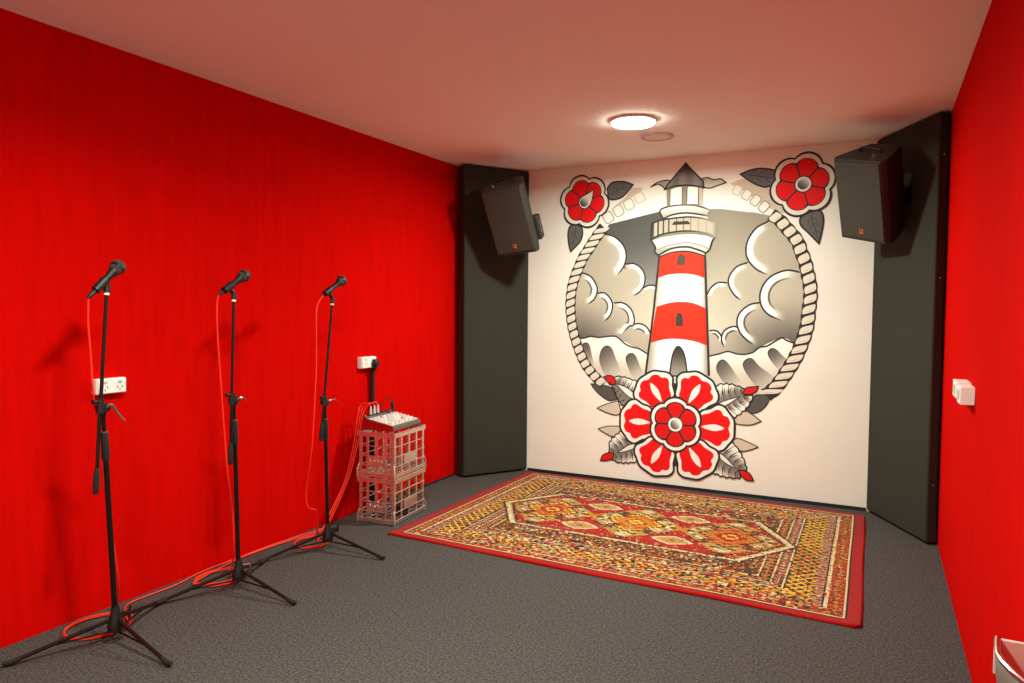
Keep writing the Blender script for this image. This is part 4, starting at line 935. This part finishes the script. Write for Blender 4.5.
MB().tube(crom([(0, 0, .055), (-.008, -.012, .090), (-.03, -.035, .072), (-.055, -.05, .03), (-.09, -.06, -.12), (-.10, -.06, -.40), (-.115, .0, -.66)], 5), .0032, 7).build('lead', M['blk_plastic'], jp)
# ------------------------------------------------------------------ wall sockets
def socket(name, y0, y1, z0, z1, depth, label, gangs, cat='wall socket'):
    root = thing(name, (XL, (y0+y1)/2, (z0+z1)/2), label, cat); hw = (y1-y0)/2; hh = (z1-z0)/2
    MB().box((0, -hw, -hh), (depth, hw, hh)).build('mounting_box', M['white_pl'], root, bevel=.003)
    MB().box((depth-.001, -hw+.004, -hh+.003), (depth+.007, hw-.004, hh-.003)).build('face_plate', M['white_pl'], root, bevel=.003)
    for g in range(gangs):
        cy = (-hw+(2*g+1)*hw/gangs)
        q = MB()
        for sg in (-1, 1):
            Tm = Matrix.Translation((depth+.0065, cy+sg*.011, -hh*.12)) @ Matrix.Rotation(sg*R(30), 4, 'X'); q.box((0, -.0016, -.006), (.0012, .0016, .006), Tm)
        q.box((depth+.0065, cy-.0016, -hh*.62), (depth+.0077, cy+.0016, -hh*.32)); q.build('pin_slots', M['slot'], root)
        MB().box((depth+.006, cy-.009, hh*.36), (depth+.011, cy+.009, hh*.74)).build('rocker', M['grey_pl'], root, bevel=.0015)
    return root
socket('wall_socket', 1.940, 2.078, .966, 1.034, .035, 'white double power socket on the red wall behind the nearest microphone stand', 2)
socket('wall_socket', 3.730, 3.882, .955, 1.030, .035, 'white power socket with a black plug, on the red wall above the wire crates', 2)
pw = thing('power_lead', (XL, 3.888, .99), 'thick black power lead plugged into the socket above the mixer, dropping behind the crates', 'cable')
MB().lathe([(.026, 0), (.027, .012), (.024, .030), (.014, .036)], (.042, -.038, -.004), (1, 0, 0), 20).build('plug', M['blk_plastic'], pw)
MB().tube(crom([(.066, -.038, -.012), (.058, -.037, -.03), (.036, -.034, -.05), (.026, -.032, -.09), (.022, -.026, -.40), (.022, -.026, -.70), (.022, -.026, -.965)], 5), [.008]*5+[.013]*5+[.0165]*21, 10).build('lead', M['blk_plastic'], pw)
# ------------------------------------------------------------------ right wall: double switch box, steel wall bowl
sb = thing('wall_switch_box', (XR, 3.37, 1.03), 'pair of white switch boxes mounted on the right red wall', 'switch box')
b1 = MB().box((-.050, -.105, -.037), (0, .012, .033)).build('switch_housing', M['white_pl'], sb, bevel=.003)
b2 = MB().box((-.052, .022, -.028), (0, .185, .040)).build('switch_housing', M['white_pl'], sb, bevel=.003)
MB().box((-.054, -.075, -.020), (-.049, -.025, .018)).build('rocker', M['grey_pl'], b1, bevel=.0015); MB().box((-.056, .075, -.012), (-.051, .135, .024)).build('rocker', M['grey_pl'], b2, bevel=.0015)
bw = thing('wall_bowl', (XR, 1.34, .80), 'steel wall basin with a bright curved rim on the right red wall', 'basin')
rim = [(0, .10), (-.05, .099), (-.10, .0985), (-.145, .098), (-.150, .06), (-.153, .026), (-.150, .002), (-.142, -.03), (-.128, -.062), (-.10, -.10), (-.05, -.135), (0, -.15)]
def sect(scale, z): return [Vector((p[0]*scale, (p[1]+.02)*scale-.02, z)) for p in rim]
q = MB(); lv = [sect(1., 0), sect(.99, -.05), sect(.93, -.13), sect(.75, -.19), sect(.3, -.215)]; n = len(rim)
q.add([p for s in lv for p in s], [(k*n+i, k*n+i+1, (k+1)*n+i+1, (k+1)*n+i) for k in range(4) for i in range(n-1)]+[tuple(range(4*n, 5*n))]); bo = q.build('bowl', M['bowl_out'], bw)
so = bo.modifiers.new('wall', 'SOLIDIFY'); so.thickness = .004; so.offset = 0
q = MB(); lv = [[Vector((p[0]*.965, p[1]*.965, z)) for p in sect(s_, 0)] for s_, z in ((1., -.001), (.985, -.05), (.92, -.125), (.73, -.182), (.3, -.205))]
q.add([p for s in lv for p in s], [(k*n+i, k*n+i+1, (k+1)*n+i+1, (k+1)*n+i) for k in range(4) for i in range(n-1)]+[tuple(range(4*n, 5*n))]); q.build('inner_lining', M['lining'], bw)
MB().tube(rim and [Vector((p[0], p[1], 0)) for p in rim[3:]], .0048, 10).build('rim', M['chrome'], bw)
MB().box((-.150, .092, -.06), (-.0, .0985, .001)).build('end_plate', M['lining'], bw, bevel=.001)
# ------------------------------------------------------------------ camera, world, view
cam = bpy.data.cameras.new('camera'); co = bpy.data.objects.new('camera', cam); COL.objects.link(co); SC.camera = co
cam.sensor_width = 36; cam.sensor_fit = 'HORIZONTAL'; cam.lens = 717.5*36/1024; cam.clip_start = .02
yaw, pit, rol = R(27.064), R(2.541), R(.422)
fw = Vector((-math.sin(yaw)*math.cos(pit), math.cos(yaw)*math.cos(pit), -math.sin(pit))); rt = Vector((math.cos(yaw), math.sin(yaw), 0)); upv = rt.cross(fw)
r2 = rt*math.cos(rol)+upv*math.sin(rol); u2 = upv*math.cos(rol)-rt*math.sin(rol)
mw = Matrix((r2, u2, -fw)).transposed().to_4x4(); mw.translation = (0, 0, 1.35); co.matrix_world = mw
w = bpy.data.worlds.new('world'); SC.world = w; w.use_nodes = True
w.node_tree.nodes['Background'].inputs['Color'].default_value = (0, 0, 0, 1); w.node_tree.nodes['Background'].inputs['Strength'].default_value = 0
SC.view_settings.view_transform = 'Standard'; SC.view_settings.look = 'None'; SC.view_settings.gamma = 1; SC.view_settings.use_curve_mapping = False
SC.view_settings.exposure = EXPOSURE
SC.cycles.use_denoising = True; SC.cycles.max_bounces = 10; SC.cycles.diffuse_bounces = 6; SC.cycles.glossy_bounces = 4; SC.cycles.sample_clamp_indirect = 6
